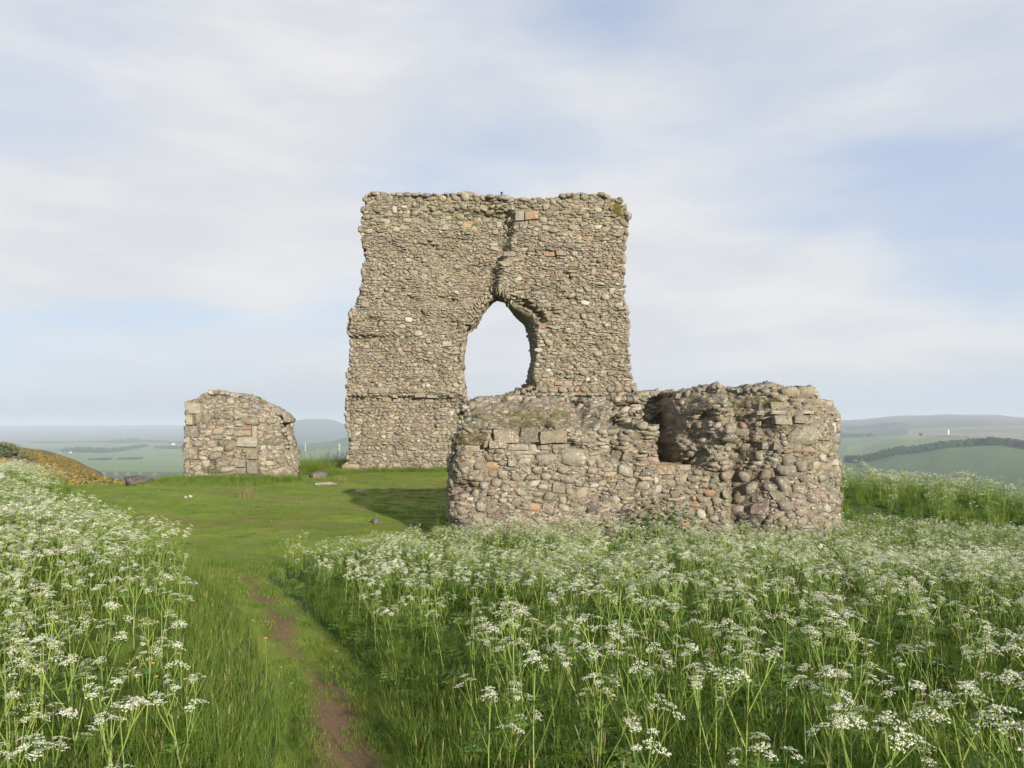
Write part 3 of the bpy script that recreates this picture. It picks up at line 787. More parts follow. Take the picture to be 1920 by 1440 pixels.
rim(tw, TL, TY, 1.9, 620, W_TOWER, (0.16, 0.36), tw.r, -1)
rim(tw, TR, TY, 1.9, 620, W_TOWER, (0.16, 0.36), tw.r, 1)
rim(tw, TT[1:-1], TY, 1.9, 760, W_TOWER, (0.16, 0.36), tw.r, -1)
rim(tw, HL, TY, 1.9, 420, W_TOWER, (0.16, 0.32), tw.r, 1)
# jamb and soffit on the right of the opening, splayed through the wall
for _ in range(420):
    z = tw.r.uniform(Z_SILL, Z_APEX); a = tw.r.random()
    x = float(hole_r(np.array(z)) * (1 - a) + hole_rb(np.array(z)) * a); yf0 = float(tower_y(np.array([x]), np.array([z]))[0])
    w = tw.r.uniform(0.15, 0.3); h = w * tw.r.uniform(0.5, 0.9)
    n = np.array((-1.0, -0.25, -0.3 if z > upz(620) else 0.0)) + tw.r.normal(0, 0.2, 3); n /= np.linalg.norm(n)
    tw.add(np.array((x, yf0 + a * (TY + 1.9 - yf0), z)) - n * w * 0.2, n, w, h, w * 0.7, tw.r.random() < 0.5, pick(tw.r, W_TOWER), tw.r.normal(0, .1), 0.008)
for _ in range(260):
    z = tw.r.uniform(upz(625), Z_APEX - 0.05); a = tw.r.random()
    x = float(hole_r(np.array(z)) * (1 - a) + hole_rb(np.array(z)) * a); yf0 = float(tower_y(np.array([x]), np.array([z]))[0])
    w = tw.r.uniform(0.14, 0.26); h = w * tw.r.uniform(0.5, 0.9)
    n = np.array((-0.6, -0.35, -0.8)) + tw.r.normal(0, 0.2, 3); n /= np.linalg.norm(n)
    tw.add(np.array((x, yf0 + a * (TY + 1.9 - yf0), z)), n, w, h, w * 0.6, tw.r.random() < 0.4, pick(tw.r, W_TOWER), tw.r.normal(0, .3), 0.006)
# voussoirs: thin slabs set on edge round the arch
for a_, b_ in ((884, 598), (890, 587), (896, 577), (902, 568), (908, 561), (914, 555), (920, 550), (934, 547), (940, 550), (946, 554), (951, 560), (957, 568)):
    for kk_ in range(2):
        P0 = at(a_ + (kk_ * 4 - 2), b_ - 3 - kk_ * 4, TY); y0 = float(tower_y(np.array([P0[0]]), np.array([P0[2]]))[0])
        ang = math.atan2(b_ - 640, a_ - 926)
        tw.add((P0[0], y0 + 0.12, P0[2]), (0, -1, 0), 0.34, 0.085, 0.4, False, pick(tw.r, W_TOWER), -ang + tw.r.normal(0, .08), 0.05)
for _ in range(120):                                                   # rough sill of the opening
    q_ = tw.r.uniform(868, 1004); P0 = at(q_, np.interp(q_, [868, 900, 950, 990, 1004], [756, 748, 742, 727, 722]), TY)
    w = tw.r.uniform(0.18, 0.36)
    tw.add((P0[0], TY + tw.r.uniform(0.3, 1.9), P0[2] - 0.05), (0, -0.5, 0.86), w, w * .8, w * 0.7, True, pick(tw.r, W_TOWER), tw.r.normal(0, .2), 0.02)
tw.build()
tag(tw.root, 'tall ruined wall of rubble stone pierced by a ragged pointed opening', 'ruined wall', kind='thing')

# ---- the low wall in front -----------------------------------------------------------
FY = 14.5
fw_ = Wall('ruined_wall', (2.2, FY + 1.3, -0.2), True, 202)
FLp = [at(*a) for a in ((836, 1040, FY), (837, 960, FY), (832, 930, FY), (839, 900, FY), (838, 870, FY), (845, 838, 14.6), (866, 800, 15.0), (872, 775, 16.0), (884, 757, 16.8), (893, 750, 17.0))]
fl = lambda z, P=sorted([(p_[2], p_[0]) for p_ in FLp]): np.interp(z, [a for a, _ in P], [b for _, b in P])
fr = curve([(1600, 1040), (1604, 960), (1608, 900), (1607, 830), (1606, 768), (1604, 715)], FY)
ftop = topcurve([(800, 775, 17), (873, 768, 17), (884, 756, 17), (905, 748, 17), (930, 750, 17), (960, 746, 17), (1000, 750, 17), (1050, 748, 17), (1120, 752, 17), (1180, 750, 17), (1196, 739, 17), (1230, 737, 17), (1262, 741, 17),
                 (1300, 733, 15.6), (1330, 725, 15.3), (1365, 728, 15.2), (1400, 731, 15.1), (1428, 720, 15.1), (1440, 716, 15.1), (1462, 719, 15.1), (1470, 728, 15.0), (1500, 724, 14.9), (1536, 723, 14.9), (1541, 742, 14.9), (1556, 750, 14.8), (1568, 760, 14.8), (1592, 764, 14.9), (1608, 768, 14.9)])
def front_y(x, z):
    x = np.asarray(x, float); z = np.asarray(z, float)
    q_, r_ = seen(x, FY, z)
    q_ = q_ + 2.5 * fbm(z * 5, x * 0 + 3, 81, 2) * 4
    n = 0.09 * fbm(x * 1.4, z * 1.4, 82, 3) + (0.05 + 0.10 * ss(880, 840, r_)) * fbm(x * 4, z * 5.5, 83, 3) + 0.12 * ss(0.25, 0.5, fbm(x * 2.3, z * 3.1, 86, 3)) * ss(900, 850, r_) + 0.30 * ss(806, 796, r_) * fbm(x * 3.2, z * 6.0, 87, 4) * ss(1250, 1200, q_)
    # face of the left length, its broken top sloping back
    t_ = np.clip((806 + 16 * fbm(x * 1.7, 0 * x, 84, 3) - r_) / 62.0, 0, 1.1); s_ = t_ * 4 + 0.5 * vn(x * 1.5, 0 * x, 94)
    stair = (np.floor(s_) + ss(0.5, 1.0, s_ - np.floor(s_))) / 4
    y = FY + (0.4 * t_ + 0.6 * np.clip(stair, 0, 1.1)) * 2.5
    y = y + 0.55 * np.clip((872 - q_) / 38, 0, 1.3) ** 2
    y = y + 0.30 * np.exp(-((q_ - 866) / 24) ** 2 - ((r_ - 918) / 12) ** 2)                         # undercut hole low on the left
    y = y + 0.16 * ss(925, 890, q_) * ss(870, 840, r_)
    y = y + 0.14 * np.exp(-((q_ - 1140) / 34) ** 2 - ((r_ - 838) / 26) ** 2) - 0.08 * np.exp(-((q_ - 1205) / 26) ** 2 - ((r_ - 840) / 50) ** 2)
    pier = ss(1176, 1186, q_) * ss(1238, 1232, q_)
    y = np.where(pier > 0.5, np.where(r_ > 795, FY - 0.06 + 0.1 * np.abs(q_ - 1208) / 28, FY + 2.1), y)
    y = np.where((q_ > 1110) & (q_ < 1180) & (r_ < 806), np.maximum(y, FY + 1.9 * ss(1110, 1172, q_) * ss(808, 790, r_)), y)
    # the slot, open above, a wall standing behind it
    slot = ss(1231, 1238, q_) * ss(1292, 1282, q_)
    y = y * (1 - slot) + slot * np.where(r_ < 872, FY + 2.2, FY + 0.22)
    # the block right of the slot: a raking face turned to the left
    k_ = ss(1280, 1289, q_)
    rake = FY + 0.0 + np.clip((1362 - q_) / 74, 0, 1) * 0.95 + 0.30 * vn(x * 3.1, z * 3.3, 95) + 0.25 * vn(x * 6.5, z * 7.0, 96)
    low = FY + 0.28 - 0.1 * ss(1300, 1372, q_)
    y2 = np.where(r_ < 885, rake * ss(890, 868, r_) + low * (1 - ss(890, 868, r_)), low)
    # the rounded end
    b = ss(1366, 1392, q_)
    drum = FY - 0.15 + 0.75 * ((q_ - 1490) / 105.0) ** 2 - 0.10 * ss(900, 960, r_)
    drum = np.minimum(drum, FY + 1.6)
    y2 = y2 * (1 - b) + drum * b
    y2 = y2 + np.clip((772 - r_) / 50, 0, 1.2) * 0.55
    y = y * (1 - k_) + y2 * k_
    return y + n
ftop0 = ftop
ftop = lambda x: ftop0(x) + 0.07 * fbm(np.asarray(x) * 3.5, np.asarray(x) * 0, 97, 3)
fback = lambda x, z: FY + 3.1 + 0.1 * fbm(x * 2, z * 2, 85, 3) + 0 * x
zb_f = -0.45; Hf = 2.75
FP = patch(fl, fr, ftop, zb_f, Hf, 300, 130, front_y, fback, sink=0.012)
fw_.core([(FP[0], FP[1], 'LRT')])
cell_f = 0.016
fx_ = np.arange(-1.6, 6.4, cell_f); fz_ = np.arange(zb_f, Hf + 0.1, cell_f)
mx, mz = np.meshgrid(fx_ + cell_f / 2, fz_ + cell_f / 2)
fmask = (mx > fl(mz)) & (mx < fr(mz)) & (mz < ftop(mx))
F_EXP = [(924, 806, 973, 830, 'tan', False), (975, 800, 1010, 830, 'dark', False), (1013, 808, 1063, 832, 'tan', False), (918, 826, 950, 841, 'pink', False), (952, 833, 990, 844, 'pale', False), (992, 834, 1012, 848, 'white', False),
         (1014, 832, 1034, 843, 'tan', False), (1036, 833, 1066, 842, 'grey', False), (954, 845, 1006, 851, 'pale', False), (1008, 844, 1034, 851, 'grey', False), (1036, 844, 1066, 850, 'dark', False), (966, 852, 1000, 858, 'pale', False),
         (953, 855, 968, 874, 'tan', False), (971, 857, 999, 872, 'pale', True), (1003, 852, 1043, 873, 'grey', True), (1046, 840, 1100, 874, (0.235, 0.225, 0.165), True), (1050, 891, 1079, 907, 'grey', True), (1036, 903, 1060, 924, 'pink', False),
         (965, 916, 986, 930, 'pale', True), (1020, 922, 1040, 938, 'grey', True), (998, 922, 1020, 932, 'tan', True), (906, 826, 918, 840, 'brown', True), (878, 836, 900, 846, 'tan', False), (840, 812, 858, 826, 'dark', True),
         (1234, 873, 1272, 891, (0.27, 0.16, 0.08), False), (1274, 873, 1305, 891, 'tan', False), (1325, 919, 1352, 933, 'orange', True), (1300, 946, 1322, 954, 'orange', True), (1315, 909, 1328, 917, 'brown', True), (1296, 911, 1307, 919, 'brown', True), (1288, 921, 1308, 929, 'grey', True), (1311, 918, 1326, 929, 'olive', True), (1320, 907, 1334, 917, 'grey', True), (1338, 910, 1348, 919, 'brown', True), (1303, 932, 1312, 941, 'orange', True), (1313, 932, 1334, 946, 'grey', True), (1278, 942, 1298, 958, 'grey', True), (1340, 935, 1358, 948, 'tan', True), (1350, 846, 1362, 852, 'orange', False),
         (1472, 797, 1535, 835, (0.205, 0.19, 0.13), True), (1421, 770, 1440, 778, 'grey', False), (1442, 770, 1487, 777, 'pale', False), (1489, 770, 1520, 776, 'pale', False), (1446, 780, 1480, 796, 'pale', False), (1482, 780, 1508, 794, 'grey', False), (1508, 776, 1546, 798, 'grey', False), (1548, 770, 1586, 776, 'tan', False), (1545, 792, 1557, 803, 'white', True),
         (1474, 724, 1505, 744, 'tan', True), (1507, 722, 1538, 746, 'tan', True), (1518, 746, 1552, 763, 'tan', False), (1443, 754, 1482, 768, 'brown', False), (1428, 755, 1443, 768, 'dark', False), (1290, 731, 1318, 742, 'tan', False),
         (1536, 851, 1551, 866, 'white', True), (1574, 862, 1588, 874, 'white', False), (1565, 815, 1587, 832, 'grey', True), (1570, 834, 1590, 850, 'tan', True), (1532, 802, 1544, 816, 'grey', True), (1430, 829, 1445, 842, 'blue', False), (1447, 830, 1460, 843, 'brown', False), (1464, 850, 1484, 872, 'grey', True), (1488, 864, 1510, 884, 'grey', True), (1454, 870, 1490, 892, 'grey', True), (1428, 880, 1450, 900, 'brown', True), (1453, 895, 1475, 922, 'grey', True), (1493, 888, 1523, 904, 'grey', True), (1481, 908, 1508, 926, 'grey', True), (1404, 905, 1430, 928, 'grey', True), (1388, 920, 1412, 946, 'brown', True), (1504, 922, 1532, 942, 'grey', True), (1454, 938, 1482, 958, 'grey', True), (1420, 846, 1438, 864, 'grey', True), (1380, 846, 1406, 864, 'grey', True), (1396, 886, 1424, 906, 'grey', True), (1400, 830, 1420, 848, 'brown', True), (1478, 832, 1498, 849, 'tan', True)]
focc = np.zeros_like(fmask); cell = cell_f; stamp(focc, F_EXP, FY, fx_[0], fz_[0])
z860 = at(1000, 862, FY)[2]; x1365 = at(1365, 862, FY)[0]
cob = lambda x, z: 1.0 if z < z860 else 0.25
drm = lambda x, z: 1.0 if (x > x1365 and z < at(1400, 800, FY)[2]) else 0.04
upp = lambda x, z: 1.0 if z > z860 else 0.35
soil_top = (mx < at(1175, 800, 15)[0]) & (mz > at(1000, 800, 15)[2]) & (0.6 * vn(mx * 1.6, mz * 3.4, 88) + 0.9 * vn(mx * 7, mz * 12, 89) > 0.30)
fmask_c = fmask & ~soil_top
fst, focc = pack(fmask_c, fx_[0], fz_[0], cell_f, [
    (900, (0.18, 0.29), (0.14, 0.21), drm, 0.8, 0.02),
    (1100, (0.13, 0.21), (0.10, 0.16), cob, 0.7, 0.02),
    (3000, (0.14, 0.26), (0.045, 0.085), upp, 0.12, 0.05),
    (4500, (0.10, 0.18), (0.05, 0.11), None, 0.45, 0.05),
    (9000, (0.06, 0.12), (0.03, 0.07), None, 0.35, 0.10),
    (12000, (0.04, 0.09), (0.02, 0.045), None, 0.3, 0.16)], fw_.r, (0.13, 0.3), focc)
fw_.face(fst, front_y, W_NEAR, (0.14, 0.50), 1.0)
fw_.explicit(F_EXP, FY, front_y, 0.03)
for _ in range(420):                                                   # the rounded end carried on round the corner
    z = fw_.r.uniform(-0.3, 2.15); x = float(fr(z)); yy = float(front_y(np.array([x - 0.02]), np.array([z]))[0]) + fw_.r.random() ** 1.5 * 2.0
    w = fw_.r.uniform(0.09, 0.22); n = np.array((1.0, -0.5, 0.0)) + fw_.r.normal(0, 0.2, 3); n /= np.linalg.norm(n)
    fw_.add(np.array((x, yy, z)) - n * w * 0.22, n, w, w * .75, w * .7, fw_.r.random() < 0.6, pick(fw_.r, W_NEAR), fw_.r.normal(0, .2), w * w * 0.4)
for _ in range(1500):                                                  # loose rubble on the broken top
    x = fw_.r.uniform(-1.1, 5.9); a = fw_.r.random() ** 1.3
    z = float(ftop(x)); yy = float(front_y(np.array([x]), np.array([z]))[0]); yy = yy + a * (FY + 3.1 - yy)
    w = fw_.r.uniform(0.06, 0.26) if a > 0.3 else fw_.r.uniform(0.06, 0.2)
    n = np.array((0, -0.55 if a < 0.2 else 0, 1.0)) + fw_.r.normal(0, 0.3, 3); n /= np.linalg.norm(n)
    fw_.add((x, yy, z - 0.02), n, w, w * fw_.r.uniform(0.5, .9), w * 0.6, fw_.r.random() < 0.5, pick(fw_.r, W_NEAR), fw_.r.normal(0, .5), w * w * 0.4)
for _ in range(260):                                                   # left broken end
    z = fw_.r.uniform(-0.3, 2.4); x = float(fl(z)); yy = float(front_y(np.array([x]), np.array([z]))[0]) + fw_.r.random() * 2.0
    w = fw_.r.uniform(0.09, 0.24); n = np.array((-1.0, -0.4, 0.1)) + fw_.r.normal(0, 0.2, 3); n /= np.linalg.norm(n)
    fw_.add(np.array((x, yy, z)) - n * w * 0.15, n, w, w * .75, w * .7, fw_.r.random() < 0.6, pick(fw_.r, W_NEAR), fw_.r.normal(0, .2), w * w * 0.4)
fw_.build()
tag(fw_.root, 'low ruined rubble wall with a narrow slot and a rounded cobbled end', 'ruined wall', kind='thing')

# ---- the stump on the left -----------------------------------------------------------
SY = 31.4
sw = Wall('wall_stump', (-10.4, SY + 0.9, 0.0), False, 303)
sl = curve([(344, 925), (345, 890), (348, 860), (347, 800), (348, 755), (349, 730)], SY)
sr_ = curve([(553, 925), (552, 900), (551, 850), (546, 825), (541, 805), (542, 790), (538, 780), (534, 760), (530, 730)], SY + 1.0)
stop_ = topcurve([(a, b, SY) for a, b in ((340, 756), (347, 754), (371, 751), (373, 742), (384, 738), (395, 734), (430, 737), (447, 740), (467, 743), (480, 752), (500, 760), (515, 768), (532, 777), (539, 792), (560, 800))]) if False else topcurve([(340, 756, SY), (347, 754, SY), (371, 751, SY), (373, 742, SY), (384, 738, SY), (395, 734, SY + .5), (430, 737, SY + .6), (447, 740, SY + .6), (467, 743, SY + .7), (480, 752, SY + .7), (500, 760, SY + .8), (515, 768, SY + .9), (532, 777, SY + 1), (539, 792, SY + 1), (560, 800, SY + 1)])
def stump_y(x, z):
    q_, r_ = seen(np.asarray(x, float), SY, np.asarray(z, float))
    y = SY + 0.07 * fbm(x * 0.8, z * 0.8, 91, 3) + 0.05 * fbm(x * 3, z * 3, 92, 2)
    y = y + 1.0 * np.clip((q_ - 484) / 66, 0, 1.1) ** 1.6 + np.clip((774 + (q_ - 380) * 0.10 - r_) / 40, 0, 1) * 0.7 * ss(372, 385, q_)
    return y + 0.25 * np.exp(-((q_ - 394) / 8) ** 2 - ((r_ - 872) / 9) ** 2)
stop0 = stop_
stop_ = lambda x: stop0(x) + 0.14 * fbm(np.asarray(x) * 2.6, np.asarray(x) * 0, 98, 3) * (np.asarray(x) > at(374, 750, SY)[0])
sback = lambda x, z: SY + 1.9 + 0 * x
SP = patch(sl, sr_, stop_, -0.4, at(395, 735, SY)[2], 60, 60, stump_y, sback)
sw.core([(SP[0], SP[1], 'LRT')])
cell = 0.03
sx0 = np.arange(-13, -8, cell); sz0 = np.arange(-0.4, 3.8, cell)
mx, mz = np.meshgrid(sx0 + cell / 2, sz0 + cell / 2)
smask = (mx > sl(mz)) & (mx < sr_(mz)) & (mz < stop_(mx))
S_EXP = [(347, 755, 378, 775, (0.36, 0.33, 0.24), False), (348, 777, 362, 796, (0.37, 0.33, 0.24), False), (363, 776, 378, 795, 'brown', True), (378, 778, 395, 796, 'brown', True), (347, 798, 374, 819, (0.15, 0.13, 0.11), False), (346, 821, 356, 837, 'pale', False),
         (345, 839, 373, 860, 'brown', False), (344, 862, 357, 886, 'brown', True), (345, 888, 372, 905, 'grey', True), (359, 826, 381, 838, 'pink', True), (445, 819, 483, 838, (0.29, 0.275, 0.22), False), (456, 784, 486, 797, 'pink', True), (440, 788, 455, 799, 'blue', False),
         (455, 800, 472, 806, 'orange', False), (440, 807, 472, 818, 'pink', False), (473, 798, 483, 820, 'pale', False), (398, 838, 418, 846, 'pale', False), (421, 826, 444, 846, 'brown', True), (462, 842, 485, 861, 'brown', False), (428, 858, 449, 874, 'pink', True), (410, 874, 440, 886, 'pale', True), (440, 863, 462, 876, 'grey', False), (463, 864, 485, 888, 'grey', False), (441, 877, 461, 889, 'brown', False), (366, 884, 392, 892, 'pale', False), (398, 888, 420, 902, 'grey', True), (425, 890, 486, 903, (0.17, 0.14, 0.12), True), (404, 785, 422, 798, 'pink', True), (400, 815, 418, 823, 'blue', False), (382, 806, 396, 818, 'pale', True), (437, 848, 452, 860, 'brown', True), (392, 848, 412, 862, 'pink', True)]
socc = np.zeros_like(smask); stamp(socc, S_EXP, SY, sx0[0], sz0[0])
flat_w = lambda x, z: 1.0 if (x < at(486, 850, SY)[0] and z < at(400, 780, SY)[2]) else 0.15
sst, socc = pack(smask, sx0[0], sz0[0], cell, [
    (350, (0.28, 0.45), (0.18, 0.28), flat_w, 0.55, 0.03),
    (900, (0.20, 0.32), (0.12, 0.2), None, 0.5, 0.05),
    (2500, (0.12, 0.22), (0.06, 0.12), None, 0.4, 0.1)], sw.r, (0.2, 0.4), socc)
sw.face(sst, stump_y, W_NEAR, (0.16, 0.44), 1.0)
sw.explicit(S_EXP, SY, stump_y, 0.04)
rim(sw, [(345, 890), (348, 860), (347, 800), (348, 757)], SY, 1.9, 120, W_NEAR, (0.2, 0.4), sw.r, -1)
rim(sw, [(551, 905), (550, 850), (545, 825), (540, 805), (539, 795)], SY + 1.0, 0.8, 90, W_NEAR, (0.12, 0.3), sw.r, 1)
rim(sw, [(538, 790), (532, 777), (515, 768), (500, 760), (480, 752), (467, 743), (447, 740), (430, 737), (395, 734), (384, 738), (373, 742), (370, 750), (347, 754)], SY + 0.5, 1.4, 330, W_NEAR, (0.12, 0.3), sw.r, 1)
sw.build()
tag(sw.root, 'short free-standing stump of rubble wall with squared corner stones', 'ruined wall', kind='thing')

# ------------------------------------------------------------------ plants
V3 = lambda *a: np.array(a, float)
def unit(v): return v / (np.linalg.norm(v) + 1e-9)
def umbel(r, c, up, rad, near, open_=1.0):
    """a compound umbel: rays and tight groups of tiny white flowers"""
    mb = MB(); up = unit(up); a = unit(np.cross(up, V3(0.3, 0.8, 0.1))); b = np.cross(up, a)
    n = 11 if near else 9
    base = c - up * rad * 0.75
    for i in range(n):
        rr = rad * (0.25 if i < 2 else (0.62 if i < 5 else 1.0)) * r.uniform(0.85, 1.15); th = i * 2.399 + r.uniform(-.3, .3)
        q_ = c + (a * math.cos(th) + b * math.sin(th)) * rr - up * rr * rr / rad * 0.28
        s_ = unit(np.cross(q_ - base, up + 0.01))
        mb.ribbon([base, q_], [0.0016, 0.0012], s_, 1)
        nf = 9 if near else 6
        for j in range(nf):
            t_ = r.uniform(0, 6.28); w = (0.0085 if near else 0.0095) * math.sqrt((j + 0.5) / nf)
            o = a * math.cos(t_) + b * math.sin(t_)
            f = q_ + o * w - up * w * 0.35; nrm = unit(up + o * 0.7 * r.random() + r.normal(0, 0.25, 3))
            e1 = unit(np.cross(nrm, V3(0.2, 0.5, 0.8))); e2 = np.cross(nrm, e1); s = r.uniform(0.0022, 0.0034) * (1 if near else 1.4)
            m_ = 0 if r.random() < open_ else 2
            mb.face([f + e1 * s, f + e2 * s * 0.9, f - e1 * s, f - e2 * s * 0.9], m_)
    return mb
def fern_leaf(r, p0, d, L, near, m=0):
    mb = MB(); d = unit(d); side = unit(np.cross(d, V3(0, 0, 1))); n = 7 if near else 5
    for i in range(1, n + 1):
        t_ = i / n; p = p0 + d * L * t_ - V3(0, 0, 1) * L * 0.35 * t_ * t_
        wl = L * 0.52 * (1 - t_) + L * 0.05
        for sg in (-1, 1):
            q_ = p + side * sg * wl + d * wl * 0.45 - V3(0, 0, 0.2 * wl) + r.normal(0, 0.006, 3)
            k_ = 4 if near else 3
            for j in range(k_):
                f0, f1 = j / k_, (j + 1) / k_ + 0.12
                A_, B_ = p * (1 - f0) + q_ * f0, p * (1 - f1) + q_ * f1
                w = wl * 0.17 * (1 - f0 * 0.6)
                up_ = unit(d + r.normal(0, 0.25, 3))
                mb.face([A_, (A_ + B_) / 2 + up_ * w, B_, (A_ + B_) / 2 - up_ * w * 0.8], m)
    e = p0 + d * L - V3(0, 0, 0.35 * L)
    mb.ribbon([p0, p0 + d * L * .5 - V3(0, 0, .09 * L), e], [0.004, 0.003, 0.001], side, 1)
    return mb
def parsley(r, h, nb, near, open_=1.0):
    """returns stem, list of leaves, list of flower heads"""
    stem = MB(); leaves = []; heads = []
    lean = r.normal(0, 0.07, 2)
    def axis(t_): return V3(lean[0] * t_ * t_, lean[1] * t_ * t_, t_) * h
    top = 0.92
    stem.tube([axis(t_) for t_ in (0, 0.3, 0.6, top - 0.06)], [0.0055, 0.0045, 0.0034, 0.0022], 4 if near else 3, 0)
    rad = lambda: r.uniform(0.021, 0.037)
    heads.append(umbel(r, axis(top), V3(lean[0], lean[1], 1), rad(), near, open_))
    for i in range(nb):
        t0 = 0.38 + 0.45 * (i + r.random() * 0.6) / nb; th = i * 2.4 + r.uniform(-.4, .4)
        o = V3(math.cos(th), math.sin(th), 0); p0 = axis(t0); L = h * (1.02 - t0) * r.uniform(0.75, 1.1)
        p1 = p0 + (o * 0.42 + V3(0, 0, 0.9)) * L * 0.55; p2 = p1 + (o * 0.25 + V3(0, 0, 1)) * L * 0.30
        stem.tube([p0, p1, p2], [0.0032, 0.0025, 0.0016], 3, 0)
        heads.append(umbel(r, p2 + V3(0, 0, 0.03) + o * 0.005, o * 0.3 + V3(0, 0, 1), rad(), near, open_))
        for sg in (-1, 1):
            if r.random() < 0.8:
                o2 = V3(math.cos(th + sg * 0.9), math.sin(th + sg * 0.9), 0)
                p3 = p1 + (o2 * 0.5 + V3(0, 0, 0.85)) * L * r.uniform(0.22, 0.34)
                stem.tube([p1, p3], [0.002, 0.0014], 3, 0)
                heads.append(umbel(r, p3 + V3(0, 0, 0.025), o2 * 0.35 + V3(0, 0, 1), rad() * 0.85, near, open_))
        if r.random() < 0.8:
            leaves.append(fern_leaf(r, p0, o + V3(0, 0, 0.5), h * r.uniform(0.14, 0.22), near))
    for i in range(5 if near else 4):
        th = r.uniform(0, 6.28)
        leaves.append(fern_leaf(r, axis(0.04 + 0.1 * r.random()), V3(math.cos(th), math.sin(th), 0.9), h * r.uniform(0.28, 0.42), near))
    return stem, leaves, heads
MATS_P = [M_white, M_stem, M_bud, M_fern]
def join_parsley(P):
    stem, leaves, heads = P; mb = MB()
    s2 = MB(); s2.add(stem); s2.m = [1] * len(s2.m); mb.add(s2)
    for l in leaves:
        l2 = MB(); l2.add(l); l2.m = [3 if x == 0 else 1 for x in l2.m]; mb.add(l2)
    for h_ in heads: mb.add(h_)
    return mb
prng = np.random.default_rng(19)
NEARP = [parsley(prng, prng.uniform(0.82, 0.98), n_, True, op) for n_, op in ((3, .92), (4, .8), (3, .35), (4, .95), (2, .9), (3, .65))]
FARP = [parsley(prng, prng.uniform(0.82, 1.0), n_, False, op) for n_, op in ((4, .92), (5, .85), (4, .6), (5, .95), (3, .75))]

def grass_clump(r, n, hmin, hmax, spread, wid, m=0, bend=0.5, segs=3, heads=0.0):
    mb = MB()
    for i in range(n):
        th = r.uniform(0, 6.28); rr = spread * math.sqrt(r.random()); p0 = V3(math.cos(th) * rr, math.sin(th) * rr, -0.02)
        h = r.uniform(hmin, hmax); az = r.uniform(0, 6.28); o = V3(math.cos(az), math.sin(az), 0); bd = bend * r.uniform(0.2, 1.2)
        pts = [p0 + V3(0, 0, 1) * h * t_ * (1 - 0.28 * bd * t_) + o * h * bd * 0.75 * t_ * t_ for t_ in np.linspace(0, 1, segs + 1)]
        s_ = unit(V3(-o[1], o[0], 0) + r.normal(0, 0.3, 3)); w = wid * r.uniform(0.7, 1.3)
        if r.random() < heads:
            pts = [p0 + V3(0, 0, 1) * h * 1.35 * t_ + o * h * 0.15 * t_ * t_ for t_ in np.linspace(0, 1, segs + 1)]
            mb.ribbon(pts, [0.0028] * (segs + 1), s_, 0)
            e = pts[-1]
            mb.tube([e - V3(0, 0, .01), e + V3(0, 0, .02), e + V3(0, 0, .055) + o * .004], [0.002, 0.0042, 0.001], 3, 1)
        else:
            mb.ribbon(pts, [w * (1 - (k_ / segs) ** 1.5 * 0.93) for k_ in range(segs + 1)], s_, m)
    return mb
grng = np.random.default_rng(23)
VC = bpy.data.collections                                             # holds the plant kinds, not linked to the scene
def kinds(cname, items):
    col_ = VC.new(cname)
    for i, (nm, me) in enumerate(items):
        o = bpy.data.objects.new('%s_%s' % (nm, 'abcdefghijkl'[i]), me); col_.objects.link(o)
    return col_
GM = [M_blade, M_dry]
K_tall = kinds('tall_grass_kinds', [('blade_clump', grass_clump(grng, 46, 0.22, 0.52, 0.13, 0.0058, 0, 0.8, 3, 0.018).mesh('c', GM)) for _ in range(5)])
K_turf = kinds('turf_kinds', [('turf_patch', grass_clump(grng, 260, 0.02, 0.065, 0.19, 0.0042, 0, 0.9, 2).mesh('c', [M_turf])) for _ in range(4)])
K_dry = kinds('dry_kinds', [('dry_clump', grass_clump(grng, 50, 0.15, 0.40, 0.14, 0.006, 0, 0.9, 3).mesh('c', [M_dry])) for _ in range(3)])
K_fern = kinds('fern_kinds', [])
for i in range(4):
    mb = MB()
    for j in range(7):
        th = grng.uniform(0, 6.28); mb.add(fern_leaf(grng, V3(0, 0, 0.02), V3(math.cos(th), math.sin(th), grng.uniform(0.5, 1.3)), grng.uniform(0.2, 0.36), False))
    K_fern.objects.link(bpy.data.objects.new('fern_rosette_' + 'abcd'[i], mb.mesh('c', [M_fern, M_stem])))
K_pars = kinds('parsley_kinds', [('parsley_plant', join_parsley(P).mesh('c', MATS_P)) for P in FARP])

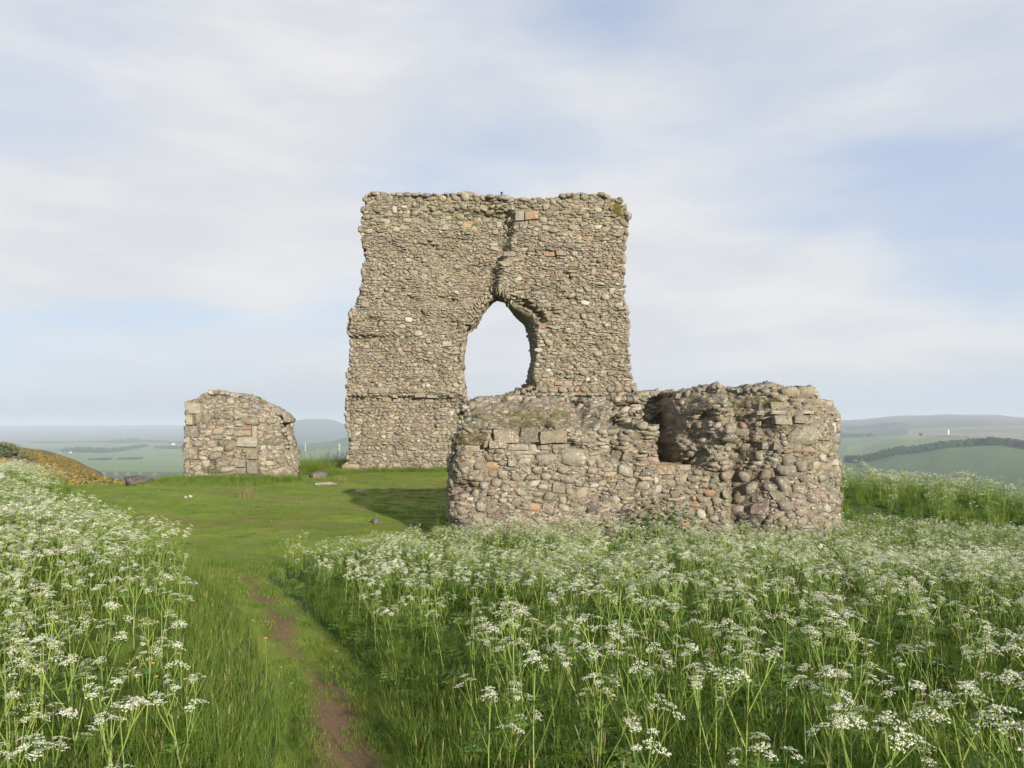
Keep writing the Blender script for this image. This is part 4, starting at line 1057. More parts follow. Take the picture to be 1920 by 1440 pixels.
def scatter(name, col_, pts, rot, scl, idx, kind='stuff', label=None):
    pts = np.asarray(pts, np.float32)
    me = bpy.data.meshes.new(name); me.vertices.add(len(pts)); me.vertices.foreach_set('co', pts.ravel())
    a = me.attributes.new('rot', 'FLOAT_VECTOR', 'POINT'); a.data.foreach_set('vector', np.asarray(rot, np.float32).ravel())
    a = me.attributes.new('scl', 'FLOAT', 'POINT'); a.data.foreach_set('value', np.asarray(scl, np.float32))
    a = me.attributes.new('idx', 'INT', 'POINT'); a.data.foreach_set('value', np.asarray(idx, np.int32))
    o = link(name, me); tag(o, label, kind=kind)
    g = bpy.data.node_groups.new(name + '_scatter', 'GeometryNodeTree')
    g.interface.new_socket('Geometry', in_out='INPUT', socket_type='NodeSocketGeometry'); g.interface.new_socket('Geometry', in_out='OUTPUT', socket_type='NodeSocketGeometry')
    N = g.nodes; Lk = g.links
    gi, go = N.new('NodeGroupInput'), N.new('NodeGroupOutput')
    ip = N.new('GeometryNodeInstanceOnPoints'); ci = N.new('GeometryNodeCollectionInfo')
    ci.inputs['Collection'].default_value = col_; ci.inputs['Separate Children'].default_value = True; ci.inputs['Reset Children'].default_value = True
    def attr(n_, ty):
        x = N.new('GeometryNodeInputNamedAttribute'); x.data_type = ty; x.inputs['Name'].default_value = n_
        return x.outputs['Attribute']
    Lk.new(gi.outputs[0], ip.inputs['Points']); Lk.new(ci.outputs[0], ip.inputs['Instance'])
    ip.inputs['Pick Instance'].default_value = True
    Lk.new(attr('idx', 'INT'), ip.inputs['Instance Index']); Lk.new(attr('rot', 'FLOAT_VECTOR'), ip.inputs['Rotation']); Lk.new(attr('scl', 'FLOAT'), ip.inputs['Scale'])
    Lk.new(ip.outputs[0], go.inputs[0])
    md = o.modifiers.new('scatter', 'NODES'); md.node_group = g
    return o
def wedge(n, y0, y1, r, pad=0.9, umax=0.68):
    """n points spread evenly over the ground ahead between y0 and y1"""
    y = np.sqrt(r.random(n) * (y1 * y1 - y0 * y0) + y0 * y0); x = (r.random(n) * 2 - 1) * (y * umax + pad)
    return x, y
def area(y0, y1, pad=0.9, umax=0.68): return (y1 - y0) * (2 * pad + umax * (y0 + y1))
def rots(n, r, tilt=0.12):
    return np.stack((r.normal(0, tilt, n), r.normal(0, tilt, n) - 0.04, r.uniform(0, 6.28, n)), 1)
def meadow_h(x, y):
    """height of the growth: tall near the camera, shorter towards the low wall and along the path"""
    h = np.where(x > -2.9 + 0 * y, np.interp(y, [0, 3, 6, 9, 11, 13.5, 16, 20, 24], [1.0, 1.0, 0.92, 0.72, 0.58, 0.52, 0.55, 0.80, 0.80]), np.interp(y, [0, 6, 12, 20, 26], [0.95, 0.95, 0.95, 0.9, 0.9]))
    h = np.where((x < 0) & (x > -3.6) & inpoly(MEAD_R, x, y), h * np.maximum(np.interp(segdist(MEAD_R[:10], x, y), [0, 0.5, 1.2], [0.5, 0.72, 1]), 0.86 * (y < 9.5)), h)
    h = np.where(inpoly(MEAD_L, x, y), h * np.interp(segdist(MEAD_L[:12], x, y), [0, 0.4, 1.2], [0.66, 0.85, 1]), h)
    return h * np.where((x > 6.3) & (y > 15.6) & (y < 18.2), 0.5, 1)
def edge_d(x, y): return np.minimum(segdist(MEAD_R[:10], x, y), segdist(MEAD_L[:12], x, y))
def in_wall(x, y): return (x > -1.25) & (x < 5.95) & (y > 14.35 + 0.45 * np.clip((x - 4.6) / 1.3, 0, 1) ** 2) & (y < 17.7)
vr = np.random.default_rng(31)

# tall meadow grass
px_, py_ = [], []
for y0, y1, dens in ((1.0, 5, 60), (5, 10, 46), (10, 18, 26), (18, 26, 9)):
    x, y = wedge(int(area(y0, y1, 3.0, 0.8) * dens), y0, y1, vr, 3.0, 0.8); px_.append(x); py_.append(y)
x, y = np.concatenate(px_), np.concatenate(py_)
keep = (inpoly(MEAD_R, x, y) | inpoly(MEAD_L, x, y)) & ~in_wall(x, y)
x, y = x[keep], y[keep]
hs = meadow_h(x, y) * vr.uniform(0.75, 1.15, len(x)) * np.where((y > 18) & (x > 0), vr.uniform(0.8, 1.9, len(x)), 1.0) * np.interp(edge_d(x, y), [0, 0.4], [0.8, 1.0])
scatter('meadow_grass', K_tall, np.stack((x, y, ground_z(x, y)), 1), rots(len(x), vr, 0.16), hs, vr.integers(0, 5, len(x)), label='tall green grass among the white flowers')
# ferny undergrowth
x, y = wedge(int(area(1.0, 25, 2.0, 0.75) * 5), 1.0, 25, vr, 2.0, 0.75)
keep = (inpoly(MEAD_R, x, y) | inpoly(MEAD_L, x, y)) & ~in_wall(x, y) & (fbm(x * .6, y * .6, 33, 3) > -0.12) & ~(inpoly(MEAD_L, x, y) & (edge_d(x, y) < 0.7))
x, y = x[keep], y[keep]
scatter('leafy_undergrowth', K_fern, np.stack((x, y, ground_z(x, y)), 1), rots(len(x), vr, 0.1), vr.uniform(0.7, 1.3, len(x)) * (0.35 + 0.65 * meadow_h(x, y)), vr.integers(0, 4, len(x)), label='ferny green leaves under the white flowers')
x, y = wedge(int(area(1.0, 11) * 8), 1.0, 11, vr)
keep = inpoly(MEAD_R, x, y) & (edge_d(x, y) > 0.45); x, y = x[keep], y[keep]
scatter('leafy_undergrowth', K_fern, np.stack((x, y, ground_z(x, y) + vr.uniform(0, 0.18, len(x))), 1), rots(len(x), vr, 0.15), vr.uniform(0.8, 1.4, len(x)) * (0.35 + 0.65 * meadow_h(x, y)), vr.integers(0, 4, len(x)), label='deep ferny leaves low in the meadow right of the path')
# short turf of the lawn and path
px_, py_ = [], []
for y0, y1, dens in ((2.5, 7, 70), (7, 12, 40), (12, 20, 14), (20, 37, 6.0)):
    x, y = wedge(int(area(y0, y1) * dens), y0, y1, vr); px_.append(x); py_.append(y)
x, y = np.concatenate(px_), np.concatenate(py_)
keep = turf_cover(x, y) & (vr.random(len(x)) > np.clip(soil_mask(x, y) * 0.95 - 0.1, 0, 0.70)) & ~in_wall(x, y)
x, y = x[keep], y[keep]
sc_ = vr.uniform(0.7, 1.2, len(x)) * np.interp(segdist(PATH, x, y), [0.1, 0.55, 1.0], [0.55, 0.75, 1.0]) * np.interp(y, [3, 8, 12, 30], [0.72, 0.85, 1.1, 1.5]) * np.interp(edge_d(x, y), [0, 0.35, 0.8], [1.9, 1.2, 0.85])
scatter('turf', K_turf, np.stack((x, y, ground_z(x, y)), 1), rots(len(x), vr, 0.06), sc_, vr.integers(0, 4, len(x)), label='short cropped grass on the path and lawn')
# longer grass at the foot of the walls and along the rim of the hilltop
px_, py_, ps_ = [], [], []
def strip(n, fx0, fx1, fy0, fy1, s0, s1):
    px_.append(vr.uniform(fx0, fx1, n)); py_.append(vr.uniform(fy0, fy1, n)); ps_.append(vr.uniform(s0, s1, n))
strip(380, -13.2, -8.0, 30.3, 31.5, 0.4, 0.95); strip(110, -12.2, -8.4, 28.8, 30.6, 0.3, 0.75); strip(420, -8.2, 0, 35.9, 36.9, 0.4, 0.9); strip(900, -11, -6.5, 38.5, 43, 1.2, 1.9); strip(500, -20, -13, 30, 35, 0.25, 0.5)
strip(250, -8.2, -7.0, 34.5, 37.5, 0.5, 0.9); strip(160, -1.4, -1.0, 14.2, 17.5, 0.5, 0.8); strip(120, 5.5, 6.6, 14.2, 17.5, 0.6, 1.0); strip(260, -15.5, -12.4, 29.5, 33, 0.3, 0.55)
x, y, s_ = np.concatenate(px_), np.concatenate(py_), np.concatenate(ps_)
scatter('rim_grass', K_tall, np.stack((x, y, ground_z(x, y)), 1), rots(len(x), vr, 0.2), s_, vr.integers(0, 5, len(x)), label='longer grass at the foot of the ruined walls')
# dry grass tufts caught on the broken wall tops
n = 240
x = np.concatenate((vr.normal(0.35, 0.6, 150), vr.normal(4.25, 0.5, 50), vr.normal(-0.7, 0.25, 40))); zz = np.concatenate((at(1000, 790, FY)[2] + vr.uniform(-0.12, 0.22, 150), at(1500, 757, FY)[2] + vr.uniform(-.1, .1, 50), at(890, 822, FY)[2] + vr.uniform(-0.1, 0.05, 40)))
yy = front_y(x, zz)
scatter('wall_grass', K_dry, np.stack((x, yy - 0.05, zz), 1), np.stack((np.full(n, 0.3), np.zeros(n), vr.uniform(0, 6.28, n)), 1), vr.uniform(0.16, 0.42, n), vr.integers(0, 3, n), label='thin yellowish grass rooted on the broken wall top')

x, y = wedge(1500, 10.5, 35, vr); keep = turf_cover(x, y) & ~in_wall(x, y) & (fbm(x * .8, y * .8, 49, 3) > 0.12) & (segdist(PATH, x, y) > 0.6); x, y = x[keep], y[keep]
scatter('lawn_tufts', K_tall, np.stack((x, y, ground_z(x, y)), 1), rots(len(x), vr, .25), vr.uniform(0.16, 0.36, len(x)), vr.integers(0, 5, len(x)), label='rougher tufts standing up from the lawn')
dz_ = MB()
for j in range(8):
    t0 = j * .785; dz_.face([V3(0, 0, .03), V3(math.cos(t0 - .3) * .008, math.sin(t0 - .3) * .008, .032), V3(math.cos(t0) * .013, math.sin(t0) * .013, .034), V3(math.cos(t0 + .3) * .008, math.sin(t0 + .3) * .008, .032)])
K_daisy = kinds('daisy_kinds', [('daisy', dz_.mesh('c', [M_white]))])
x, y = wedge(1500, 6, 34, vr); keep = turf_cover(x, y) & ~in_wall(x, y) & (fbm(x * .5, y * .5, 47, 2) > 0.05); x, y = x[keep], y[keep]
scatter('daisies', K_daisy, np.stack((x, y, ground_z(x, y) + 0.01), 1), rots(len(x), vr, .2), np.interp(y, [6, 30], [0.9, 1.7]), np.zeros(len(x)), label='tiny white daisies dotted over the lawn')
n = 150; q_ = vr.uniform(695, 1150, n); pp = np.array([at(a, 380, TY) for a in q_]); zt = ttop(pp[:, 0])
x2 = vr.uniform(-11.6, -8.9, 60); x = np.concatenate((pp[:, 0], x2)); y = np.concatenate((TY + vr.uniform(0.25, 1.6, n), SY + vr.uniform(0.4, 1.5, 60))); zz = np.concatenate((zt, stop_(x2)))
scatter('wall_top_grass', K_dry, np.stack((x, y, zz), 1), rots(len(x), vr, .2), vr.uniform(0.2, 0.55, len(x)), vr.integers(0, 3, len(x)), label='thin dry grass growing on the heads of the old walls')

# cow parsley: the nearest plants one by one, the rest of the meadow as one mass
px_, py_ = [], []
for y0, y1, dens in ((1.3, 4.0, 6.5), (4.0, 7, 12), (7, 11, 24), (11, 15, 25), (15, 18, 6), (18, 24, 24)):
    x, y = wedge(int(area(y0, y1, 3.0, 0.8) * dens), y0, y1, vr, 3.0, 0.8); px_.append(x); py_.append(y)
x, y = np.concatenate(px_), np.concatenate(py_)
inR, inL = inpoly(MEAD_R, x, y), inpoly(MEAD_L, x, y)
keep = (inR | inL) & ~in_wall(x, y)
ed = edge_d(x, y)
keep &= vr.random(len(x)) < np.where(inR, np.interp(ed, [0, 0.15, 0.6], [0.03, 0.3, 1.0]), np.where(y < 4.6, np.interp(ed, [0.2, 0.5], [0.0, 1.0]), np.interp(ed, [0, 0.4, 0.8, 1.4], [0.0, 0.12, 0.4, 1.0])))
keep &= ~(inL & (vr.random(len(x)) < np.interp(y, [2, 5, 8], [0.2, 0.15, 0.0])))
keep &= (fbm(x * 0.7, y * 0.7, 37, 3) > -0.33)
keep &= ~((x > 6.3) & (y > 15.4) & (y < 18.2) & (vr.random(len(x)) < 0.8))
x, y, inR = x[keep], y[keep], inR[keep]
for a_, b_ in ((50, 1215), (112, 1196), (182, 1208), (30, 1285), (88, 1292), (250, 1272), (212, 1236), (20, 1330), (248, 1385), (288, 1356), (125, 1325), (372, 1168), (288, 1160), (100, 1410), (190, 1395)):
    Y_ = 1.02 * F / (b_ - HORIZON); x = np.append(x, (a_ - 960) / F * Y_); y = np.append(y, Y_); inR = np.append(inR, False)
hs = meadow_h(x, y) * vr.uniform(0.78, 1.12, len(x)) * np.where((y > 18) & (x > 0), vr.uniform(0.45, 1.1, len(x)), 1.0) * (1 + 0.45 * ss(9.5, 8.3, x) * ((y > 18) & (x > 0)))
order = np.argsort(np.hypot(x, y) / np.maximum(hs, 0.3) + 1e3 * (np.abs(x) > 0.64 * y + 0.05))
x, y, inR, hs = x[order], y[order], inR[order], hs[order]
gz0 = ground_z(x, y)
NIND = 290
far = slice(NIND, None)
scatter('cow_parsley_meadow', K_pars, np.stack((x, y, gz0), 1)[far], rots(len(x), vr, 0.13)[far], hs[far], vr.integers(0, len(FARP), len(x))[far], label='mass of white cow parsley filling the meadow')
proto = []
for P in NEARP:
    proto.append((P[0].mesh('cow_parsley', [M_stem]), [l.mesh('leaf', [M_fern, M_stem]) for l in P[1]], [h_.mesh('flower_head', MATS_P) for h_ in P[2]]))
indiv = []
whole = [join_parsley(P).mesh('cow_parsley', MATS_P) for P in NEARP]
for i in range(min(NIND, len(x))):
    side = 'right' if inR[i] else 'left'
    v_ = int(vr.integers(len(NEARP)))
    detailed = i < 70
    me = proto[v_][0] if detailed else whole[v_]
    o = bpy.data.objects.new('cow_parsley', me); C.objects.link(o)
    o.location = (x[i], y[i], gz0[i]); o.rotation_euler = (vr.normal(0, .09), vr.normal(-.03, .09), vr.uniform(0, 6.28)); o.scale = (hs[i],) * 3
    if detailed:
        for lm in proto[v_][1]: link('leaf', lm, o)
        for hm in proto[v_][2]: link('flower_head', hm, o)
    indiv.append((o, side, x[i], y[i], gz0[i] + hs[i] * 0.9))
cells = {}
for o, side, X_, Y_, zt in indiv:
    q_, r_ = seen(X_, Y_, zt)
    cols = ([(140, 'at the left edge'), (330, 'amid the left meadow'), (2000, 'beside the path on its left')] if side == 'left' else
            [(830, 'next to the path'), (1010, 'below the dark block'), (1180, 'below the low wall'), (1300, 'below the slot'), (1470, 'below the orange stones'), (1640, 'below the rounded wall end'), (1800, 'right of the wall'), (9999, 'at the right edge')])
    rows = [(1060, 'far back'), (1150, 'halfway back'), (1260, 'in the front half'), (1380, 'near the bottom'), (9999, 'at the bottom edge')]
    cells.setdefault((next(n for l, n in cols if q_ < l), next(n for l, n in rows if r_ < l), side), []).append((Y_, q_, o))
ORD = ['nearest'] + [w + ' nearest' for w in 'second third fourth fifth sixth seventh eighth ninth tenth eleventh twelfth thirteenth fourteenth fifteenth sixteenth seventeenth eighteenth nineteenth twentieth twenty-first twenty-second twenty-third twenty-fourth twenty-fifth twenty-sixth twenty-seventh twenty-eighth twenty-ninth thirtieth thirty-first thirty-second thirty-third thirty-fourth thirty-fifth thirty-sixth thirty-seventh thirty-eighth thirty-ninth fortieth forty-first forty-second forty-third forty-fourth forty-fifth forty-sixth forty-seventh forty-eighth'.split()]
for (cn, rn, side), L in cells.items():
    L.sort(key=lambda a: a[0])
    for j, (_, _, o) in enumerate(L):
        which = 'only' if len(L) == 1 else (ORD[j] if j < len(ORD) else 'farther')
        tag(o, '%s white cow parsley %s, %s' % (which, cn, rn), 'wildflower', 'cow parsley plants %s of the path' % side)

# buttercups
BC = [(300, 1245, 'tallest yellow buttercup in the grass left of the path'), (254, 1246, 'yellow buttercup furthest from the path in the small group'), (280, 1246, 'yellow buttercup in the middle of the small group'), (306, 1270, 'lowest yellow buttercup of the small group left of the path'), (3, 1195, 'yellow buttercup at the far left edge of the meadow'), (506, 1198, 'single yellow buttercup at the grassy edge of the path')]
for a_, b_, lab in BC:
    Y_ = (1.44 + 0.09 * math.sin(a_)) * F / (b_ - HORIZON); X_ = (a_ - 960) / F * Y_; g0 = float(ground_z(np.array([X_]), np.array([Y_]))[0])
    r0 = empty('buttercup', (X_, Y_, g0)); tag(r0, lab, 'wildflower', 'yellow buttercups')
    h = at(a_, b_, Y_)[2] - g0
    mb = MB(); mb.tube([V3(0, 0, 0), V3(0.01, 0, h * .5), V3(0.0, 0.0, h)], [0.002, 0.0016, 0.0012], 4); link('stem', mb.mesh('stem', [M_stem]), r0)
    fl_ = MB()
    for j in range(5):
        t0 = j * 1.2566; o1 = V3(math.cos(t0), math.sin(t0), 0.45); o2 = V3(math.cos(t0 + .6), math.sin(t0 + .6), 0.45); o3 = V3(math.cos(t0 - .6), math.sin(t0 - .6), .45)
        fl_.face([V3(0, 0, h), V3(0, 0, h) + o3 * .010, V3(0, 0, h + .002) + o1 * .016, V3(0, 0, h) + o2 * .010])
    link('flower_head', fl_.mesh('flower_head', [M_yellow]), r0)

# nettles growing under the slot, and in the stump's face
def leafy(name, X_, Y_, n, h, sprd, label, cat, seed, z0=None):
    r = np.random.default_rng(seed); g0 = float(ground_z(np.array([X_]), np.array([Y_]))[0]) if z0 is None else z0
    r0 = empty(name, (X_, Y_, g0)); tag(r0, label, cat)
    st_ = MB(); lf = MB()
    for i in range(n):
        b0 = V3(r.normal(0, sprd), r.normal(0, sprd * .6), 0); hh = h * r.uniform(.6, 1.1); tp = b0 + V3(r.normal(0, .1), r.normal(0, .1), hh)
        st_.tube([b0, tp], [0.004, 0.002], 3)
        for j in range(9):
            f = (j + 1) / 9; p_ = b0 * (1 - f) + tp * f
            for sg in (0, math.pi):
                th = j * 1.57 + sg + r.uniform(-.3, .3); o = V3(math.cos(th), math.sin(th), -0.25); L = h * 0.22 * (1.15 - 0.7 * f) * r.uniform(.8, 1.2); sd = V3(-o[1], o[0], 0)
                lf.face([p_, p_ + o * L * .45 + sd * L * .28, p_ + o * L, p_ + o * L * .45 - sd * L * .28])
    link('stem', st_.mesh('stem', [M_stem]), r0); tag(link('foliage', lf.mesh('foliage', [M_dock]), r0), kind='stuff')
P0 = at(1243, 1000, 14.0)
leafy('nettle_clump', P0[0], 13.85, 26, 0.85, 0.22, 'leafy green nettle clump under the slot in the low wall', 'nettle clump', 5)
P0 = at(1262, 868, 16.0)
leafy('slot_plant', P0[0], 15.9, 10, 0.55, 0.12, 'dark green plant growing inside the slot of the low wall', 'plant', 6, P0[2] - 0.2)
P0 = at(399, 886, SY)
leafy('wall_plant', P0[0], SY - 0.06, 9, 0.38, 0.14, 'small bright green plant rooted in the wall stump', 'plant', 8, P0[2])
# a withered tussock before the stump
for a_, b_, sc0, lab in ((462, 940, 1.15, 'withered yellow-brown grass tussock on the lawn before the wall stump'), (640, 905, 0.8, 'rusty brown grass tuft beside the big corner stone of the tall wall')):
    Y_ = CAMZ * F / (b_ - HORIZON); X_ = (a_ - 960) / F * Y_
    o = link('grass_tussock', grass_clump(np.random.default_rng(a_), 130, 0.2, 0.55, 0.30, 0.008, 0, 1.1, 3).mesh('grass_tussock', [M_dry]), None, (X_, Y_, float(ground_z(np.array([X_]), np.array([Y_]))[0])))
    o.scale = (sc0,) * 3; tag(o, lab, 'grass tussock')

# ------------------------------------------------------------------ single stones, rod
def loose(name, px, py, w, h, col, lab, cat, Y_=None, seed=0):
    Y_ = Y_ or CAMZ * F / (py - HORIZON); X_ = (px - 960) / F * Y_; g0 = float(ground_z(np.array([X_]), np.array([Y_]))[0])
    me = FAR_MESH[(seed * 5) % 14 if seed % 2 == 0 else 14 + (seed * 3) % 14]
    o = link(name, me, None, (X_, Y_, g0 + h * 0.28)); o.scale = (w, w * 0.7, h); o.rotation_euler = (0, 0, seed * 1.1); o.color = (*col, 1)
    return tag(o, lab, cat)
loose('boulder', 264, 906, 1.25, 0.42, (0.10, 0.082, 0.07), 'dark reddish boulder on the grassy rim left of the wall stump', 'boulder', 30.5, 2)
loose('boulder', 600, 903, 0.9, 0.35, (0.13, 0.11, 0.09), 'dark low stone in the gap between stump and tall wall', 'stone', 34.5, 4)
loose('step_stone', 612, 910, 0.7, 0.12, (0.26, 0.23, 0.18), 'flat pale step stone in the gap beside the tall wall', 'stone', None, 3)
loose('field_stone', 361, 944, 0.09, 0.07, (0.38, 0.35, 0.30), 'small whitish stone on the worn grass behind the left meadow', 'stone', None, 6)
loose('field_stone', 352, 945, 0.12, 0.07, (0.3, 0.25, 0.22), 'small brown stone beside a whitish one on worn grass', 'stone', None, 8)
loose('field_stone', 707, 975, 0.18, 0.14, (0.12, 0.10, 0.09), 'dark stone in the grass left of the low wall', 'stone', None, 10)
loose('field_stone', 677, 921, 0.3, 0.12, (0.34, 0.29, 0.22), 'flat tan stone on the lawn before the tall wall', 'stone', None, 5)
P0 = at(940.5, 371, TY + 0.7); P1_ = at(940.5, 362, TY + 0.7)
rod = empty('metal_rod', (P0[0], P0[1], P0[2] - 0.25)); tag(rod, 'short dark metal rod standing on top of the tall wall', 'rod')
hh = P1_[2] - P0[2] + 0.25
mb = MB(); mb.tube([V3(0, 0, 0), V3(0, 0, hh)], 0.035, 8); link('shaft', mb.mesh('shaft', [M_iron]), rod)
mb = MB(); mb.tube([V3(0, 0, hh - 0.02), V3(0, 0, hh), V3(0, 0, hh + 0.05)], [0.05, 0.062, 0.05], 8); link('cap', mb.mesh('cap', [M_iron]), rod)

# moss on the tall wall's right shoulder
K_moss = kinds('moss_kinds', [('moss_tuft', grass_clump(grng, 60, 0.05, 0.12, 0.16, 0.02, 0, 0.9, 2).mesh('c', [leaf_material('moss', [(0.26, 0.20, 0.035), (0.30, 0.25, 0.06)], 0.2)])) for _ in range(2)])
n = 75; qx = vr.normal(1157, 6, n); qy = 381 + (qx - 1150) * 0.9 + vr.normal(6, 6, n)
pp = np.array([at(a, b, TY) for a, b in zip(qx, qy)]); ok = pp[:, 2] < ttop(pp[:, 0]) + 0.1; pp = pp[ok]; pp[:, 1] = tower_y(pp[:, 0], pp[:, 2]) - 0.06; n = len(pp)
scatter('moss', K_moss, pp, np.stack((np.full(n, 1.2), np.zeros(n), vr.uniform(-0.6, .6, n)), 1), vr.uniform(0.25, 0.6, n), vr.integers(0, 2, n), label='yellow-green moss on the right shoulder of the tall wall')

# ------------------------------------------------------------------ gorse, bushes, far woods, farms, turbines
def leaf_ball(r, n, rx, rz, s, mats_w):
    mb = MB()
    for i in range(n):
        d = unit(r.normal(0, 1, 3)); d[2] = abs(d[2]); k_ = r.uniform(0.55, 1.0) * (1 + 0.22 * math.sin(3 * d[0] + 5 * d[1]))
        p_ = V3(d[0] * rx, d[1] * rx, d[2] * rz) * k_; nrm = unit(d + r.normal(0, .5, 3)); e1 = unit(np.cross(nrm, V3(.3, .2, .9))); e2 = np.cross(nrm, e1); s_ = s * r.uniform(.6, 1.3)
        mb.face([p_ + e1 * s_, p_ + e2 * s_, p_ - e1 * s_, p_ - e2 * s_], 0 if r.random() < mats_w else 1)
    return mb
K_gorse = kinds('gorse_kinds', [('gorse_bush', leaf_ball(grng, 190, 0.75, 0.7, 0.11, f_).mesh('c', [M_gorse, M_gorse_g])) for f_ in (0.46, 0.32, 0.18, 0.03)])
n = 12000
yy = np.sqrt(vr.uniform(36 ** 2, 92 ** 2, n)); uu = vr.uniform(-0.68, -0.458, n); x = uu * yy
k1 = (fbm(x * .12, yy * .12, 43, 3) > -0.35) & (uu < -0.46 - 0.02 * (yy < 50))
yy2 = vr.uniform(112, 152, 2600); uu2 = vr.uniform(-0.70, -0.47, 2600); x2 = uu2 * yy2
k2 = (fbm(x2 * .06, yy2 * .06, 44, 3) > -0.15) & (np.hypot(x2, yy2) > 132)
x = np.concatenate((x[k1], x2[k2])); yy = np.concatenate((yy[k1], yy2[k2]))
scatter('gorse', K_gorse, np.stack((x, yy, ground_z(x, yy) - 0.1), 1), rots(len(x), vr, .1), vr.uniform(0.35, 0.8, len(x)), vr.choice(4, len(x), p=(.22, .28, .28, .22)), label='orange-yellow flowering gorse covering the spur on the left')

def blob_mesh(r, k_=1.0):
    V, Q = stone_shape(r, 0.9)
    return V, Q
def octa(r):
    V = np.array([(1, 0, 0), (-1, 0, 0), (0, 1, 0), (0, -1, 0), (0, 0, 1), (0, 0, -1)], float) * r.uniform(0.35, 0.62, (6, 1)) + r.normal(0, .06, (6, 3))
    return V, np.array([(0, 2, 4), (2, 1, 4), (1, 3, 4), (3, 0, 4), (2, 0, 5), (1, 2, 5), (3, 1, 5), (0, 3, 5)])
TREE_SH = [octa(srng) for _ in range(10)]
def crown_cloud(r, pts, size):
    """many small leaf clumps; pts (N,3) centres, size (N,)"""
    Vs, Qs, nb = [], [], 0
    for p_, s_ in zip(pts, size):
        V, Q = TREE_SH[r.integers(10)]
        a = r.uniform(0, 6.28); M = np.array(((math.cos(a), -math.sin(a), 0), (math.sin(a), math.cos(a), 0), (0, 0, 1)))
        Vs.append((V * s_ * np.array((1, 1, r.uniform(.75, 1.1)))) @ M.T + p_); Qs.append(Q + nb); nb += len(V)
    return npmesh('foliage', np.concatenate(Vs), None, np.concatenate(Qs), [M_wood], False)
def belt(line, hpx, depth, label, seed, dens=1.0):
    """a wood seen far off: crown after crown along a line of photo points"""
    r = np.random.default_rng(seed); P = [np.array(far_pt(*p_)) for p_ in line]; pts, size = [], []
    for i in range(len(P) - 1):
        L = np.linalg.norm(P[i + 1][:2] - P[i][:2]); Ym = (P[i][1] + P[i + 1][1]) / 2; h = hpx * Ym / F
        pxl = abs(line[i + 1][0] - line[i][0])
        n_ = int(max(pxl * 0.9, 6) * dens) * 3
        for _ in range(n_):
            a = r.random(); b = r.random(); c0 = P[i] * (1 - a) + P[i + 1] * a
            xx, yy_ = c0[0], c0[1] + b * depth
            g0 = float(ground_z(np.array([xx]), np.array([yy_]))[0]); th = h * r.uniform(0.55, 1.15)
            cw = th * r.uniform(0.28, 0.45)
            for _k in range(11):
                d = unit(r.normal(0, 1, 3)); s_ = th * r.uniform(0.16, 0.34)
                pts.append((xx + d[0] * cw * .8, yy_ + d[1] * cw * .8, g0 + th * .56 + d[2] * th * .36)); size.append(s_)
    o = link('woodland', crown_cloud(r, np.array(pts), np.array(size)))
    return tag(o, label, kind='stuff')
belt([(1596, 868), (1640, 862), (1700, 851), (1760, 842.5), (1800, 838.5), (1842, 836)], 13, 60, 'dark belt of trees between two green fields', 1, 1.2)
belt([(1843, 836), (1870, 837), (1900, 840), (1960, 846)], 15, 80, 'dark rounded wood at the right end of the tree belt', 2, 1.3)
belt([(1560, 824), (1600, 821), (1640, 820)], 8, 150, 'distant dark plantation on the hillside', 3)
belt([(1590, 806), (1650, 802), (1712, 797)], 5, 400, 'far plantation below the misty hill', 4)
belt([(212, 832), (244, 831.5)], 9, 300, 'flat-topped far clump of trees on the plain', 5, 1.2)
belt([(45, 832), (110, 831.5), (185, 830.5)], 4.5, 300, 'far strip of woodland on the plain', 6)
belt([(190, 831.5), (280, 830), (345, 834)], 5, 200, 'far strip of woodland beside the flat-topped clump', 7)
belt([(112, 848), (160, 848.5), (195, 849)], 9, 160, 'dark wood above the farm on the plain', 8, 1.3)
belt([(195, 849), (235, 844), (262, 840)], 7, 160, 'dark wood running up beside the pale knoll', 9, 1.3)
belt([(168, 862.5), (205, 862.5)], 5, 60, 'dark hedge of bushes on the light green field', 10, 1.1); belt([(216, 862), (262, 861)], 4.5, 60, 'longer dark hedge of bushes on the light green field', 11, 1.1)
belt([(290, 842), (345, 842)], 6, 150, 'dark wood on the plain beside the wall stump', 12, 1.2)
belt([(0, 838), (27, 838)], 6, 120, 'small far wood at the left edge of the plain', 13)
def bush(px, py, Y_, w, h, lab, seed):
    r = np.random.default_rng(seed); X_ = (px - 960) / F * Y_; g0 = float(ground_z(np.array([X_]), np.array([Y_]))[0])
    r0 = empty('bush', (X_, Y_, g0)); tag(r0, lab, 'bush', 'bushes on the spur')
    n_ = 260; d = r.normal(0, 1, (n_, 3)); d /= np.linalg.norm(d, axis=1)[:, None]; d[:, 2] = np.abs(d[:, 2])
    pts = d * np.array((w / 2, w / 2, h)) * r.uniform(.4, 1, n_)[:, None]
    fo = crown_cloud(r, pts, r.uniform(.22, .5, n_) * w / 3); fo.materials[0] = M_bush; tag(link('foliage', fo, r0), kind='stuff')
    mb = MB(); mb.tube([V3(0, 0, -0.3), V3(0, 0, h * .6)], [0.12, 0.05], 6); link('trunk', mb.mesh('trunk', [M_bark]), r0)
for k_, (a_, Y_, w, h, lab) in enumerate(((-6, 116, 4.4, 2.9, 'dark green bush at the left frame edge behind the flowers'), (14, 118, 4.2, 3.0, 'second dark green bush from the left behind the flowers'), (33, 120, 3.4, 2.7, 'middle dark green bush on the gorse spur'), (48, 121, 2.8, 2.2, 'low dark green bush beside the orange gorse'), (60, 122, 2.2, 1.8, 'smallest dark green bush nearest the orange gorse'))):
    bush(a_, 850, Y_, w, h, lab, 60 + k_)
